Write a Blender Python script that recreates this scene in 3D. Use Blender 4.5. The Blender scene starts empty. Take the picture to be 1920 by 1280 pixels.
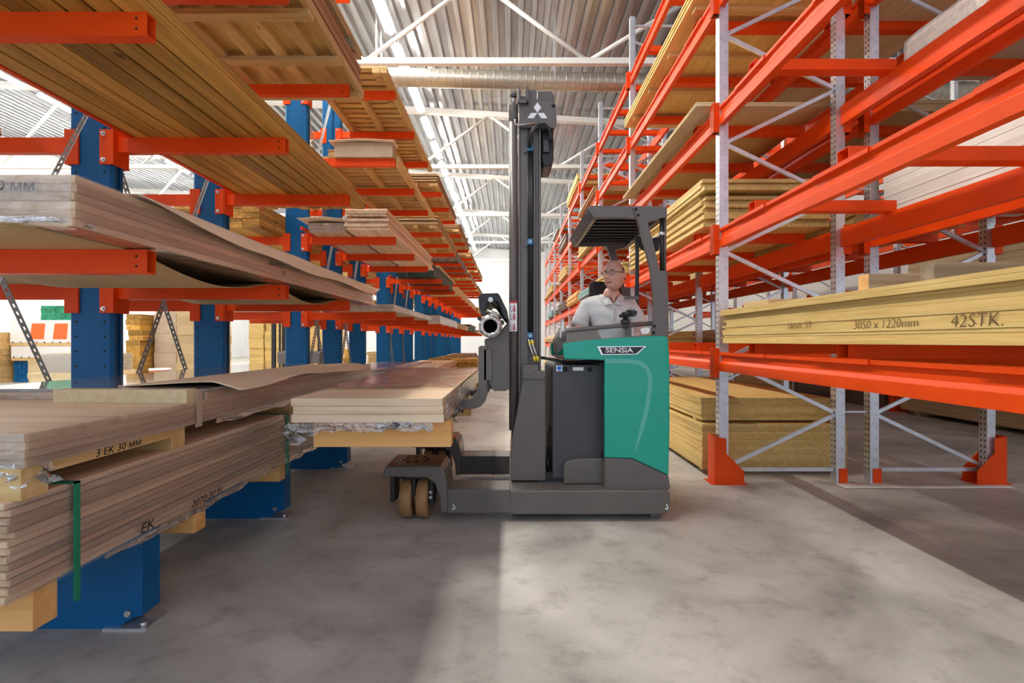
import bpy, bmesh, math, random
from mathutils import Vector, Matrix, noise as mnoise
random.seed(7)
PI = math.pi
sc = bpy.context.scene
COL = sc.collection

# ------------------------------------------------------------------ camera, world, exposure
F = 955.0; CX, CY, H = 957.0, 640.0, 1.25          # focal length and principal point in pixels, eye height in metres
cam_d = bpy.data.cameras.new('camera'); cam = bpy.data.objects.new('camera', cam_d); COL.objects.link(cam)
cam.location = (0, 0, H); cam.rotation_euler = (PI/2, 0, 0)
cam_d.sensor_width = 36; cam_d.lens = F/1920*36; cam_d.shift_x = (960-CX)/1920
cam_d.clip_start = 0.05; cam_d.clip_end = 300
sc.camera = cam
w = bpy.data.worlds.new('World'); sc.world = w; w.use_nodes = True
bgn = w.node_tree.nodes['Background']; bgn.inputs[0].default_value = (0.74, 0.84, 1.0, 1); bgn.inputs[1].default_value = 1.1
sc.view_settings.view_transform = 'Standard'; sc.view_settings.look = 'None'
sc.view_settings.exposure = 0.27; sc.view_settings.gamma = 1
sc.view_settings.use_curve_mapping = False
LAMP = 215.0                                          # emission of the fluorescent tubes

def X(px, d): return (px-CX)*d/F
def Z(py, d): return H-(py-CY)*d/F

# ------------------------------------------------------------------ materials
def nt(m):
    m.use_nodes = True
    return m.node_tree.nodes, m.node_tree.links
def pmat(name, col, rough=.5, metal=0, spec=.5, coat=0, noise_amt=0, noise_scale=8, bump=0, stretch=(1,1,1), rand=0):
    m = bpy.data.materials.new(name); N, L = nt(m); b = N['Principled BSDF']
    b.inputs['Base Color'].default_value = (*col, 1); b.inputs['Roughness'].default_value = rough
    b.inputs['Metallic'].default_value = metal; b.inputs['Specular IOR Level'].default_value = spec
    b.inputs['Coat Weight'].default_value = coat
    out = None
    if noise_amt or bump:
        tc = N.new('ShaderNodeTexCoord'); mp = N.new('ShaderNodeMapping'); mp.inputs['Scale'].default_value = stretch
        L.new(tc.outputs['Object'], mp.inputs[0])
        nz = N.new('ShaderNodeTexNoise'); nz.inputs['Scale'].default_value = noise_scale; nz.inputs['Detail'].default_value = 5
        L.new(mp.outputs[0], nz.inputs[0])
        if noise_amt:
            r = N.new('ShaderNodeValToRGB'); a = 1-noise_amt; z = 1+noise_amt*.6
            r.color_ramp.elements[0].position = .3; r.color_ramp.elements[1].position = .7
            r.color_ramp.elements[0].color = (*[c*a for c in col], 1); r.color_ramp.elements[1].color = (*[min(1, c*z) for c in col], 1)
            L.new(nz.outputs['Fac'], r.inputs[0]); out = r.outputs[0]
        if bump:
            bp = N.new('ShaderNodeBump'); bp.inputs['Strength'].default_value = bump; bp.inputs['Distance'].default_value = .01
            L.new(nz.outputs['Fac'], bp.inputs['Height']); L.new(bp.outputs[0], b.inputs['Normal'])
    if rand:
        oi = N.new('ShaderNodeObjectInfo'); mr = N.new('ShaderNodeMapRange')
        mr.inputs[3].default_value = 1-rand; mr.inputs[4].default_value = 1+rand
        L.new(oi.outputs['Random'], mr.inputs[0])
        hs = N.new('ShaderNodeHueSaturation'); L.new(mr.outputs[0], hs.inputs['Value'])
        if out: L.new(out, hs.inputs['Color'])
        else: hs.inputs['Color'].default_value = (*col, 1)
        out = hs.outputs[0]
    if out: L.new(out, b.inputs['Base Color'])
    return m
def wood(name, c1, c2, along='y', rough=.55, rand=.12, knots=False, fine=22, spec=.3):
    """grain stretched along one axis, plus a per-object change of value"""
    m = bpy.data.materials.new(name); N, L = nt(m); b = N['Principled BSDF']
    b.inputs['Roughness'].default_value = rough; b.inputs['Specular IOR Level'].default_value = spec
    tc = N.new('ShaderNodeTexCoord'); mp = N.new('ShaderNodeMapping'); oi = N.new('ShaderNodeObjectInfo')
    s = {'x': (.06, 1, 1), 'y': (1, .06, 1), 'z': (1, 1, .06)}[along]
    mp.inputs['Scale'].default_value = s
    ad = N.new('ShaderNodeVectorMath'); ad.operation = 'ADD'; cm = N.new('ShaderNodeCombineXYZ'); ml = N.new('ShaderNodeMath'); ml.operation = 'MULTIPLY'
    ml.inputs[1].default_value = 40; L.new(oi.outputs['Random'], ml.inputs[0])
    for i in range(3): L.new(ml.outputs[0], cm.inputs[i])
    L.new(tc.outputs['Object'], ad.inputs[0]); L.new(cm.outputs[0], ad.inputs[1]); L.new(ad.outputs[0], mp.inputs[0])
    nz = N.new('ShaderNodeTexNoise'); nz.inputs['Scale'].default_value = fine; nz.inputs['Detail'].default_value = 7; nz.inputs['Distortion'].default_value = .6
    L.new(mp.outputs[0], nz.inputs[0])
    r = N.new('ShaderNodeValToRGB'); r.color_ramp.elements[0].position = .32; r.color_ramp.elements[1].position = .66
    r.color_ramp.elements[0].color = (*c1, 1); r.color_ramp.elements[1].color = (*c2, 1); L.new(nz.outputs['Fac'], r.inputs[0])
    col = r.outputs[0]
    if knots:
        v = N.new('ShaderNodeTexVoronoi'); v.inputs['Scale'].default_value = 3.2
        mp2 = N.new('ShaderNodeMapping'); mp2.inputs['Scale'].default_value = (1, .55, 1); L.new(ad.outputs[0], mp2.inputs[0]); L.new(mp2.outputs[0], v.inputs[0])
        kr = N.new('ShaderNodeValToRGB'); kr.color_ramp.elements[0].position = .03; kr.color_ramp.elements[1].position = .09
        kr.color_ramp.elements[0].color = (.25, .18, .12, 1); kr.color_ramp.elements[1].color = (1, 1, 1, 1); L.new(v.outputs['Distance'], kr.inputs[0])
        mx = N.new('ShaderNodeMix'); mx.data_type = 'RGBA'; mx.blend_type = 'MULTIPLY'; mx.inputs[0].default_value = 1
        L.new(col, mx.inputs[6]); L.new(kr.outputs[0], mx.inputs[7]); col = mx.outputs[2]
    mr = N.new('ShaderNodeMapRange'); mr.inputs[3].default_value = 1-rand; mr.inputs[4].default_value = 1+rand; L.new(oi.outputs['Random'], mr.inputs[0])
    hs = N.new('ShaderNodeHueSaturation'); L.new(mr.outputs[0], hs.inputs['Value']); L.new(col, hs.inputs['Color'])
    L.new(hs.outputs[0], b.inputs['Base Color'])
    bp = N.new('ShaderNodeBump'); bp.inputs['Strength'].default_value = .12; bp.inputs['Distance'].default_value = .004
    L.new(nz.outputs['Fac'], bp.inputs['Height']); L.new(bp.outputs[0], b.inputs['Normal'])
    return m
def film_mat(name, haze=.10, gloss=.16, scale=14, stretch=(1,1,1)):
    m = bpy.data.materials.new(name); N, L = nt(m); N.remove(N['Principled BSDF']); out = N['Material Output']
    t = N.new('ShaderNodeBsdfTransparent'); g = N.new('ShaderNodeBsdfGlossy'); g.inputs['Roughness'].default_value = .16
    d = N.new('ShaderNodeBsdfDiffuse'); d.inputs[0].default_value = (.95, .95, .97, 1)
    tc = N.new('ShaderNodeTexCoord'); mp = N.new('ShaderNodeMapping'); mp.inputs['Scale'].default_value = stretch; L.new(tc.outputs['Object'], mp.inputs[0])
    nz = N.new('ShaderNodeTexNoise'); nz.inputs['Scale'].default_value = scale; nz.inputs['Detail'].default_value = 4; nz.inputs['Distortion'].default_value = 1.2; L.new(mp.outputs[0], nz.inputs[0])
    bp = N.new('ShaderNodeBump'); bp.inputs['Strength'].default_value = .8; bp.inputs['Distance'].default_value = .02
    L.new(nz.outputs['Fac'], bp.inputs['Height']); L.new(bp.outputs[0], g.inputs['Normal'])
    fr = N.new('ShaderNodeFresnel'); fr.inputs[0].default_value = 1.45; L.new(bp.outputs[0], fr.inputs['Normal'])
    ad = N.new('ShaderNodeMath'); ad.operation = 'ADD'; ad.inputs[1].default_value = gloss*.35; ad.use_clamp = True; L.new(fr.outputs[0], ad.inputs[0])
    m1 = N.new('ShaderNodeMixShader'); m1.inputs[0].default_value = haze; L.new(t.outputs[0], m1.inputs[1]); L.new(d.outputs[0], m1.inputs[2])
    m2 = N.new('ShaderNodeMixShader'); L.new(ad.outputs[0], m2.inputs[0]); L.new(m1.outputs[0], m2.inputs[1]); L.new(g.outputs[0], m2.inputs[2])
    L.new(m2.outputs[0], out.inputs[0]); return m
def emit(name, col, s):
    m = bpy.data.materials.new(name); N, L = nt(m); N.remove(N['Principled BSDF'])
    e = N.new('ShaderNodeEmission'); e.inputs[0].default_value = (*col, 1); e.inputs[1].default_value = s
    L.new(e.outputs[0], N['Material Output'].inputs[0]); return m

M = {}
M['orange'] = pmat('orange_paint', (.84, .072, .004), .45, spec=.2, coat=0, noise_amt=.08, noise_scale=3)
M['blue'] = pmat('blue_paint', (.0, .105, .29), .45, spec=.3, coat=0, noise_amt=.1, noise_scale=3)
M['galv'] = pmat('galvanised_steel', (.72, .73, .76), .34, .75, noise_amt=.14, noise_scale=14)
M['perf'] = pmat('perforated_steel', (.30, .28, .27), .42, .7)
M['bolt'] = pmat('zinc_bolt', (.75, .73, .70), .3, .9)
M['hole'] = pmat('dark_hole', (.012, .012, .014), .8)  # near-black colour painting the shade inside holes; screws and glasses share it
M['white_steel'] = pmat('white_painted_steel', (.80, .79, .76), .45)
M['deck'] = pmat('ribbed_roof_sheet', (.50, .52, .55), .26, .65, noise_amt=.3, noise_scale=1.2, stretch=(3, .35, 3), bump=.05)
M['duct'] = pmat('spiral_duct_steel', (.46, .43, .37), .34, .7)
M['wallw'] = pmat('white_wall_panel', (.80, .81, .82), .6, noise_amt=.03, noise_scale=.7)
M['wallg'] = pmat('warm_wall_panel', (.66, .63, .60), .65, noise_amt=.05, noise_scale=.8)
M['mdf'] = wood('mdf_board', (.60, .395, .125), (.76, .545, .21), 'y', .6, .13, fine=30)
M['mdf_pale'] = wood('pale_board', (.62, .48, .27), (.74, .60, .37), 'y', .55, .08, fine=26)
M['chip'] = wood('chipboard', (.48, .33, .16), (.62, .46, .26), 'y', .7, .12, fine=90)
M['hdf'] = wood('brown_fibreboard', (.30, .17, .075), (.42, .26, .13), 'y', .6, .14, fine=40)
M['oak'] = wood('laminated_oak', (.68, .45, .275), (.95, .74, .52), 'y', .5, .24, fine=16)
M['maple'] = wood('pale_laminated_board', (.66, .47, .30), (.84, .66, .46), 'x', .45, .08, fine=14)
M['oakx'] = wood('laminated_oak_end', (.55, .38, .21), (.74, .56, .36), 'x', .5, .10, fine=18)
M['pine'] = wood('pine_plank', (.34, .165, .028), (.64, .36, .075), 'y', .55, .38, True, fine=15)
M['pinex'] = wood('pine_batten', (.58, .36, .13), (.76, .54, .25), 'x', .6, .13, True, fine=18)
M['piney'] = wood('pine_runner', (.58, .36, .13), (.76, .54, .25), 'y', .6, .13, True, fine=18)
M['bearer'] = wood('orange_pine_bearer', (.70, .34, .10), (.84, .50, .19), 'x', .55, .08, fine=12)
M['oldwood'] = wood('weathered_wood', (.24, .18, .11), (.42, .33, .22), 'x', .7, .15, fine=20)
M['veneer'] = wood('red_brown_veneer', (.34, .15, .07), (.50, .26, .14), 'y', .45, .15, fine=24)
M['darkgreen'] = pmat('dark_green_plank', (.014, .055, .045), .6, noise_amt=.4, noise_scale=20, rand=.4)
M['green_end'] = pmat('green_end_paint', (.02, .27, .14), .6, noise_amt=.3, noise_scale=20, rand=.3)
M['brownboard'] = wood('dark_brown_board', (.10, .06, .045), (.19, .12, .09), 'y', .5, .15)
M['teal'] = pmat('grey_teal_panel', (.20, .36, .37), .5, noise_amt=.1, rand=.15)
M['white'] = pmat('white_melamine', (.80, .76, .68), .45, noise_amt=.05, noise_scale=3, rand=.05)
M['paper'] = pmat('brown_paper', (.88, .69, .48), .75, noise_amt=.06, noise_scale=4)
M['card'] = pmat('cardboard', (.52, .40, .28), .8, noise_amt=.1, noise_scale=6, rand=.1)
M['laminate'] = pmat('glossy_laminate', (.40, .36, .33), .08, coat=.6, noise_amt=.06)
M['film'] = film_mat('clear_stretch_film', .08, .25, 7, (1, .5, 3.5))
M['filmloose'] = film_mat('crumpled_film', .20, .55, 22)
M['filmwhite'] = pmat('white_print_film', (.86, .85, .83), .35)
M['orangeprint'] = pmat('orange_print', (.82, .16, .03), .4)
M['strap'] = pmat('green_strap', (.01, .22, .12), .45)
M['ink'] = pmat('black_ink', (.015, .013, .012), .7)
M['pencil'] = pmat('brown_pencil', (.14, .085, .03), .8)
M['truck'] = pmat('truck_grey_paint', (.128, .110, .100), .42, noise_amt=.06, noise_scale=5, coat=.15)
M['truck_top'] = pmat('truck_gloss_black', (.016, .012, .011), .22, coat=.5)
M['battery'] = pmat('battery_cover', (.060, .059, .066), .5, noise_amt=.08, noise_scale=60)
M['black'] = pmat('black_plastic', (.012, .012, .013), .4)
M['rubber'] = pmat('hose_rubber', (.010, .010, .010), .35)
M['chrome'] = pmat('machined_steel', (.55, .53, .50), .28, .9)
M['green'] = pmat('truck_green', (.0, .37, .265), .38, coat=.2)
M['green2'] = pmat('pale_green_decal', (.10, .47, .37), .35)
M['olive'] = pmat('grey_panel', (.20, .19, .16), .5)
M['tyre'] = pmat('brown_polyurethane', (.36, .19, .075), .5, noise_amt=.15, noise_scale=8)
M['seat'] = pmat('black_seat', (.012, .012, .013), .7)
M['skin'] = pmat('skin', (.80, .43, .32), .5, noise_amt=.06, noise_scale=30)
M['hair'] = pmat('grey_brown_hair', (.17, .115, .085), .7, noise_amt=.3, noise_scale=90)
M['shirt'] = pmat('pale_grey_polo', (.80, .78, .76), .85, noise_amt=.05, noise_scale=7, bump=.25)
M['trouser'] = pmat('dark_trousers', (.03, .032, .04), .85)
M['white_ink'] = pmat('white_lettering', (.9, .9, .9), .4)
M['silver'] = pmat('silver_edge', (.75, .76, .77), .25, .6)
M['blue_clip'] = pmat('blue_clip', (.05, .20, .38), .35)
M['yellow'] = pmat('yellow_sleeve', (.80, .58, .02), .45)
M['red'] = pmat('red_print', (.60, .03, .03), .5)
M['bluedot'] = pmat('blue_symbol', (.01, .15, .55), .4)
M['eye'] = pmat('eye_white', (.62, .58, .55), .3)
M['lamp'] = emit('fluorescent_tube', (1.0, .955, .88), LAMP)
gm = bpy.data.materials.new('clear_acrylic'); N, L = nt(gm); N.remove(N['Principled BSDF'])
t = N.new('ShaderNodeBsdfTransparent'); t.inputs[0].default_value = (.93, .95, .95, 1); g = N.new('ShaderNodeBsdfGlossy'); g.inputs['Roughness'].default_value = .03
x = N.new('ShaderNodeMixShader'); f = N.new('ShaderNodeFresnel'); f.inputs[0].default_value = 1.45
L.new(f.outputs[0], x.inputs[0]); L.new(t.outputs[0], x.inputs[1]); L.new(g.outputs[0], x.inputs[2]); L.new(x.outputs[0], N['Material Output'].inputs[0]); M['glass'] = gm

# concrete floor
fm = bpy.data.materials.new('concrete_floor'); N, L = nt(fm); b = N['Principled BSDF']
tc = N.new('ShaderNodeTexCoord')
n1 = N.new('ShaderNodeTexNoise'); n1.inputs['Scale'].default_value = .9; n1.inputs['Detail'].default_value = 8; n1.inputs['Distortion'].default_value = 1.0; L.new(tc.outputs['Object'], n1.inputs[0])
n2 = N.new('ShaderNodeTexNoise'); n2.inputs['Scale'].default_value = 5; n2.inputs['Detail'].default_value = 8; n2.inputs['Roughness'].default_value = .7; L.new(tc.outputs['Object'], n2.inputs[0])
r1 = N.new('ShaderNodeValToRGB'); r1.color_ramp.elements[0].position = .34; r1.color_ramp.elements[1].position = .62
r1.color_ramp.elements[0].color = (.34, .325, .295, 1); r1.color_ramp.elements[1].color = (.60, .575, .525, 1); L.new(n1.outputs['Fac'], r1.inputs[0])
r2 = N.new('ShaderNodeValToRGB'); r2.color_ramp.elements[0].position = .28; r2.color_ramp.elements[1].position = .5
r2.color_ramp.elements[0].color = (.62, .605, .58, 1); r2.color_ramp.elements[1].color = (1, 1, 1, 1); L.new(n2.outputs['Fac'], r2.inputs[0])
mx = N.new('ShaderNodeMix'); mx.data_type = 'RGBA'; mx.blend_type = 'MULTIPLY'; mx.inputs[0].default_value = 1; L.new(r1.outputs[0], mx.inputs[6]); L.new(r2.outputs[0], mx.inputs[7])
L.new(mx.outputs[2], b.inputs['Base Color'])
rr = N.new('ShaderNodeMapRange'); rr.inputs[3].default_value = .32; rr.inputs[4].default_value = .6; L.new(n2.outputs['Fac'], rr.inputs[0]); L.new(rr.outputs[0], b.inputs['Roughness'])
bp = N.new('ShaderNodeBump'); bp.inputs['Strength'].default_value = .06; bp.inputs['Distance'].default_value = .01; L.new(n2.outputs['Fac'], bp.inputs['Height']); L.new(bp.outputs[0], b.inputs['Normal'])
M['floor'] = fm

# ------------------------------------------------------------------ mesh helpers
class MB:
    def __init__(s): s.v = []; s.f = []; s.sm = []
    def add(s, vs, fs, smooth=False):
        o = len(s.v); s.v += [tuple(p) for p in vs]; s.f += [tuple(i+o for i in f) for f in fs]; s.sm += [smooth]*len(fs); return s
    def box(s, x0, x1, y0, y1, z0, z1):
        x0, x1 = min(x0, x1), max(x0, x1); y0, y1 = min(y0, y1), max(y0, y1); z0, z1 = min(z0, z1), max(z0, z1)
        return s.add([(x0,y0,z0),(x1,y0,z0),(x1,y1,z0),(x0,y1,z0),(x0,y0,z1),(x1,y0,z1),(x1,y1,z1),(x0,y1,z1)],
                     [(0,3,2,1),(4,5,6,7),(0,1,5,4),(1,2,6,5),(2,3,7,6),(3,0,4,7)])
    def prism(s, pts, a, b, axis='y'):
        """closed outline extruded along an axis. axis y: pts (x,z); axis z: pts (x,y); axis x: pts (y,z)"""
        area = sum(pts[i][0]*pts[(i+1)%len(pts)][1]-pts[(i+1)%len(pts)][0]*pts[i][1] for i in range(len(pts)))
        if area < 0: pts = pts[::-1]
        n = len(pts)
        def mk(p, t): return {'y': (p[0], t, p[1]), 'z': (p[0], p[1], t), 'x': (t, p[0], p[1])}[axis]
        vs = [mk(p, a) for p in pts]+[mk(p, b) for p in pts]
        fs = [tuple(range(n)), tuple(range(2*n-1, n-1, -1))]+[(i, n+i, n+(i+1)%n, (i+1)%n) for i in range(n)]
        if axis != 'y': fs = [f[::-1] for f in fs]
        if b < a: fs = [f[::-1] for f in fs]
        return s.add(vs, fs)
    def tube(s, path, r, n=8, cap=True, smooth=True):
        path = [Vector(p) for p in path]; rs = r if isinstance(r, (list, tuple)) else [r]*len(path)
        vs = []; up = None
        for i, p in enumerate(path):
            t = (path[min(i+1, len(path)-1)]-path[max(i-1, 0)]).normalized()
            if up is None or abs(t.dot(up)) > .98:
                up = Vector((0, 0, 1)) if abs(t.z) < .9 else Vector((1, 0, 0))
            u = t.cross(up).normalized(); v = u.cross(t).normalized(); up = v
            for k in range(n):
                a = 2*PI*k/n; vs.append(p+u*(math.cos(a)*rs[i])+v*(math.sin(a)*rs[i]))
        fs = []
        for i in range(len(path)-1):
            for k in range(n):
                fs.append((i*n+k, i*n+(k+1)%n, (i+1)*n+(k+1)%n, (i+1)*n+k))
        s.add(vs, fs, smooth)
        if cap:
            o = len(s.v)-len(vs); m_ = len(path)-1
            s.f.append(tuple(o+k for k in range(n-1, -1, -1))); s.f.append(tuple(o+m_*n+k for k in range(n))); s.sm += [False, False]
        return s
    def cyl(s, c, axis, r, a, b, n=16):
        d = {'x': Vector((1,0,0)), 'y': Vector((0,1,0)), 'z': Vector((0,0,1))}[axis]; c = Vector(c)
        return s.tube([c+d*a, c+d*b], r, n)
    def ring(s, c, axis, ro, ri, a, b, n=24):
        c = Vector(c); vs = []
        for t in (a, b):
            for r in (ro, ri):
                for k in range(n):
                    q = 2*PI*k/n; u, v = math.cos(q)*r, math.sin(q)*r
                    vs.append(c+Vector({'y': (u, t, v), 'x': (t, u, v), 'z': (u, v, t)}[axis]))
        fs = []
        for k in range(n):
            k2 = (k+1) % n
            fs += [(k, k2, n+k2, n+k), (2*n+k2, 2*n+k, 3*n+k, 3*n+k2), (k2, k, 2*n+k, 2*n+k2), (n+k, n+k2, 3*n+k2, 3*n+k)]
        return s.add(vs, fs, True)
    def ball(s, c, r, n=10):
        rx, ry, rz = r if isinstance(r, (tuple, list)) else (r, r, r); vs = []; fs = []
        for i in range(n+1):
            th = PI*i/n
            for k in range(2*n):
                ph = PI*k/n; vs.append((c[0]+rx*math.sin(th)*math.cos(ph), c[1]+ry*math.sin(th)*math.sin(ph), c[2]+rz*math.cos(th)))
        for i in range(n):
            for k in range(2*n):
                k2 = (k+1) % (2*n); fs.append((i*2*n+k, (i+1)*2*n+k, (i+1)*2*n+k2, i*2*n+k2))
        return s.add(vs, fs, True)
    def mesh(s, name, m, off=(0,0,0)):
        me = bpy.data.meshes.new(name)
        me.from_pydata([(p[0]-off[0], p[1]-off[1], p[2]-off[2]) for p in s.v], [], s.f)
        me.polygons.foreach_set('use_smooth', s.sm)
        if m is not None: me.materials.append(M[m] if isinstance(m, str) else m)
        me.update(); return me
    def build(s, name, m, parent=None, bevel=0, seg=2):
        """with a parent: a part, in the frame of its thing. Without: origin at the base centre"""
        if parent is None:
            xs, ys, zs = zip(*s.v); off = ((min(xs)+max(xs))/2, (min(ys)+max(ys))/2, min(zs))
        else: off = worldloc(parent)
        o = bpy.data.objects.new(name, s.mesh(name, m, off)); COL.objects.link(o)
        if parent is not None: o.parent = parent
        else: o.location = off
        if bevel:
            bv = o.modifiers.new('bevel', 'BEVEL'); bv.width = bevel; bv.segments = seg; bv.limit_method = 'ANGLE'; bv.angle_limit = .6
        return o
def worldloc(o):
    p = Vector(o.location)
    while o.parent is not None: o = o.parent; p = p+Vector(o.location)
    return p
def tag(o, label=None, cat=None, group=None, kind=None):
    if label: o['label'] = label
    if cat: o['category'] = cat
    if group: o['group'] = group
    if kind: o['kind'] = kind
    return o
def thing(name, label, cat, loc, group=None):
    o = bpy.data.objects.new(name, None); COL.objects.link(o); o.location = loc; o.empty_display_size = .1
    return tag(o, label, cat, group)
def inst(mesh, name, loc, parent=None, rz=0, bevel=0):
    o = bpy.data.objects.new(name, mesh); COL.objects.link(o); o.location = loc; o.rotation_euler = (0, 0, rz)
    if parent is not None: o.parent = parent
    return o
def clone(o, parent=None, loc=None):
    c = o.copy(); COL.objects.link(c)
    if parent is not None: c.parent = parent
    if loc is not None: c.location = loc
    for ch in list(o.children): clone(ch, c)
    return c
_bc = {}
def boxmesh(dx, dy, dz, m):
    k = (round(dx, 3), round(dy, 3), round(dz, 4), m)
    if k not in _bc:
        b = MB(); c = min(.0014 if m in ('mdf', 'white', 'chip', 'mdf_pale', 'maple') else .0036, dz*.15)              # a small chamfer so that joints between boards read as lines
        x, y, z = dx/2, dy/2, dz
        vs = []
        for (zz, q) in ((0, c), (c, 0), (z-c, 0), (z, c)):
            vs += [(-x+q, -y+q, zz), (x-q, -y+q, zz), (x-q, y-q, zz), (-x+q, y-q, zz)]
        fs = [(3, 2, 1, 0), (12, 13, 14, 15)]
        for l in range(3):
            for k_ in range(4): fs.append((l*4+k_, l*4+(k_+1) % 4, l*4+4+(k_+1) % 4, l*4+4+k_))
        b.add(vs, fs); _bc[k] = b.mesh('board', m)
    return _bc[k]
def text_mesh(txt, size, m, loc, rot, parent, name='lettering', depth=.001, shear=0, sx=1.0, bold=0):
    cu = bpy.data.curves.new('txt', 'FONT'); cu.body = txt; cu.size = size; cu.extrude = depth; cu.shear = shear; cu.offset = bold
    cu.align_x = 'CENTER'; cu.align_y = 'CENTER'; cu.resolution_u = 3
    tmp = bpy.data.objects.new('txt', cu); COL.objects.link(tmp)
    dg = bpy.context.evaluated_depsgraph_get(); me = bpy.data.meshes.new_from_object(tmp.evaluated_get(dg))
    bpy.data.objects.remove(tmp); bpy.data.curves.remove(cu)
    me.name = name; me.materials.clear(); me.materials.append(M[m])
    R = Matrix.Rotation(rot[2], 4, 'Z') @ Matrix.Rotation(rot[0], 4, 'X')
    off = worldloc(parent)
    me.transform(Matrix.Translation(Vector(loc)-off) @ R @ Matrix.Diagonal((sx, 1, 1, 1)))
    o = bpy.data.objects.new(name, me); COL.objects.link(o); o.parent = parent; return o
FACE_CAM = (PI/2, 0, 0); FACE_RIGHT = (PI/2, 0, PI/2); FACE_LEFT = (PI/2, 0, -PI/2)

# ------------------------------------------------------------------ stacks of boards
def stack(x0, x1, y0, y1, z0, n, t, m, label, cat='board stack', name='board_stack', group=None, jx=.008, jy=.01, cols=1, parts=None, gap=.0):
    """one strapped or wrapped pack: an Empty with each board a part. Returns (root, z_top)"""
    root = thing(name, label, cat, ((x0+x1)/2, (y0+y1)/2, z0), group)
    wd = (x1-x0)/cols; z = 0
    for k in range(n):
        for c in range(cols):
            me = boxmesh(wd-(.004 if cols > 1 else 0), y1-y0, t, m)
            inst(me, 'board' if cols == 1 else 'plank', (-(x1-x0)/2+wd*(c+.5)+(random.uniform(-jx, jx) if cols == 1 else 0), random.uniform(-jy, jy), z), root)
        z += t+gap
    return root, z0+z
def loose(x0, x1, y0, y1, z0, n, t, m, label, group, cat='board', name='board', jx=.01, jy=.02, ts=None):
    """loose boards: every one a thing of its own"""
    z = z0; out = []
    for k in range(n):
        tt = ts[k % len(ts)] if ts else t
        o = inst(boxmesh(x1-x0, y1-y0, tt, m), name, ((x0+x1)/2+random.uniform(-jx, jx), (y0+y1)/2+random.uniform(-jy, jy), z))
        tag(o, label % ORD2[k] if '%s' in label else label, cat, group); out.append(o); z += tt
    return out, z
def sheet(fn, nu, nv, name, m, parent=None, thick=.003):
    """a bent sheet with thickness from a height function fn(u,v)->(x,y,z)"""
    b = MB(); vs = [fn(i/nu, j/nv) for j in range(nv+1) for i in range(nu+1)]; k = len(vs)
    vs2 = [(p[0], p[1], p[2]-thick) for p in vs]
    fs = []
    for j in range(nv):
        for i in range(nu):
            a = j*(nu+1)+i; q = (a, a+1, a+nu+2, a+nu+1); fs.append(q); fs.append(tuple(k+v for v in q[::-1]))
    rim = [i for i in range(nu+1)]+[j*(nu+1)+nu for j in range(1, nv+1)]+[nv*(nu+1)+i for i in range(nu-1, -1, -1)]+[j*(nu+1) for j in range(nv-1, 0, -1)]
    for a, c in zip(rim, rim[1:]+rim[:1]): fs.append((a, k+a, k+c, c))
    b.add(vs+vs2, fs, True); return b.build(name, m, parent)
def film_shell(x0, x1, y0, y1, z0, z1, parent, m='film', amp=.006, step=.09, name='stretch_film', sides='lrfbt', seed=0):
    b = MB()
    def grid(fn, nu, nv):
        vs = []
        for j in range(nv+1):
            for i in range(nu+1):
                p, nrm = fn(i/nu, j/nv); p = Vector(p)
                q = mnoise.noise(p*7+Vector((seed, 0, 0)))*.6+mnoise.noise(p*19)*.4
                vs.append(p+Vector(nrm)*(.004+amp*(.5+.5*q)))
        b.add(vs, [(j*(nu+1)+i, j*(nu+1)+i+1, (j+1)*(nu+1)+i+1, (j+1)*(nu+1)+i) for j in range(nv) for i in range(nu)], True)
    nx, ny, nz = max(2, int((x1-x0)/step)), max(2, int((y1-y0)/step)), max(2, int((z1-z0)/(step*.5)))
    L_ = lambda a, c, t: a+(c-a)*t
    if 'r' in sides: grid(lambda u, v: ((x1, L_(y0, y1, u), L_(z0, z1, v)), (1,0,0)), ny, nz)
    if 'l' in sides: grid(lambda u, v: ((x0, L_(y1, y0, u), L_(z0, z1, v)), (-1,0,0)), ny, nz)
    if 'f' in sides: grid(lambda u, v: ((L_(x0, x1, u), y0, L_(z0, z1, v)), (0,-1,0)), nx, nz)
    if 'b' in sides: grid(lambda u, v: ((L_(x1, x0, u), y1, L_(z0, z1, v)), (0,1,0)), nx, nz)
    if 't' in sides: grid(lambda u, v: ((L_(x0, x1, u), L_(y0, y1, v), z1), (0,0,1)), nx, ny)
    if 'u' in sides: grid(lambda u, v: ((L_(x0, x1, u), L_(y1, y0, v), z0), (0,0,-1)), nx, ny)
    return b.build(name, m, parent)
def film_rag(path, w, parent, seed=0, drop=.16, name='loose_film', n=26):
    """a crumpled tail of film hanging along a path of points"""
    path = [Vector(p) for p in path]; b = MB(); vs = []; nv = 7
    for i in range(n+1):
        t = i/n*(len(path)-1); k = min(int(t), len(path)-2); p = path[k].lerp(path[k+1], t-k)
        d = drop*(.55+.45*mnoise.noise(Vector((i*.35+seed, seed, 0))))
        for j in range(nv+1):
            s_ = j/nv; q = mnoise.noise_vector(Vector((i*.45, j*.6, seed)))
            vs.append(p+Vector((q.x*w*s_, q.y*w*s_, -d*s_+q.z*.01*s_)))
    b.add(vs, [(i*(nv+1)+j, (i+1)*(nv+1)+j, (i+1)*(nv+1)+j+1, i*(nv+1)+j+1) for i in range(n) for j in range(nv)], True)
    return b.build(name, 'filmloose', parent)
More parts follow.
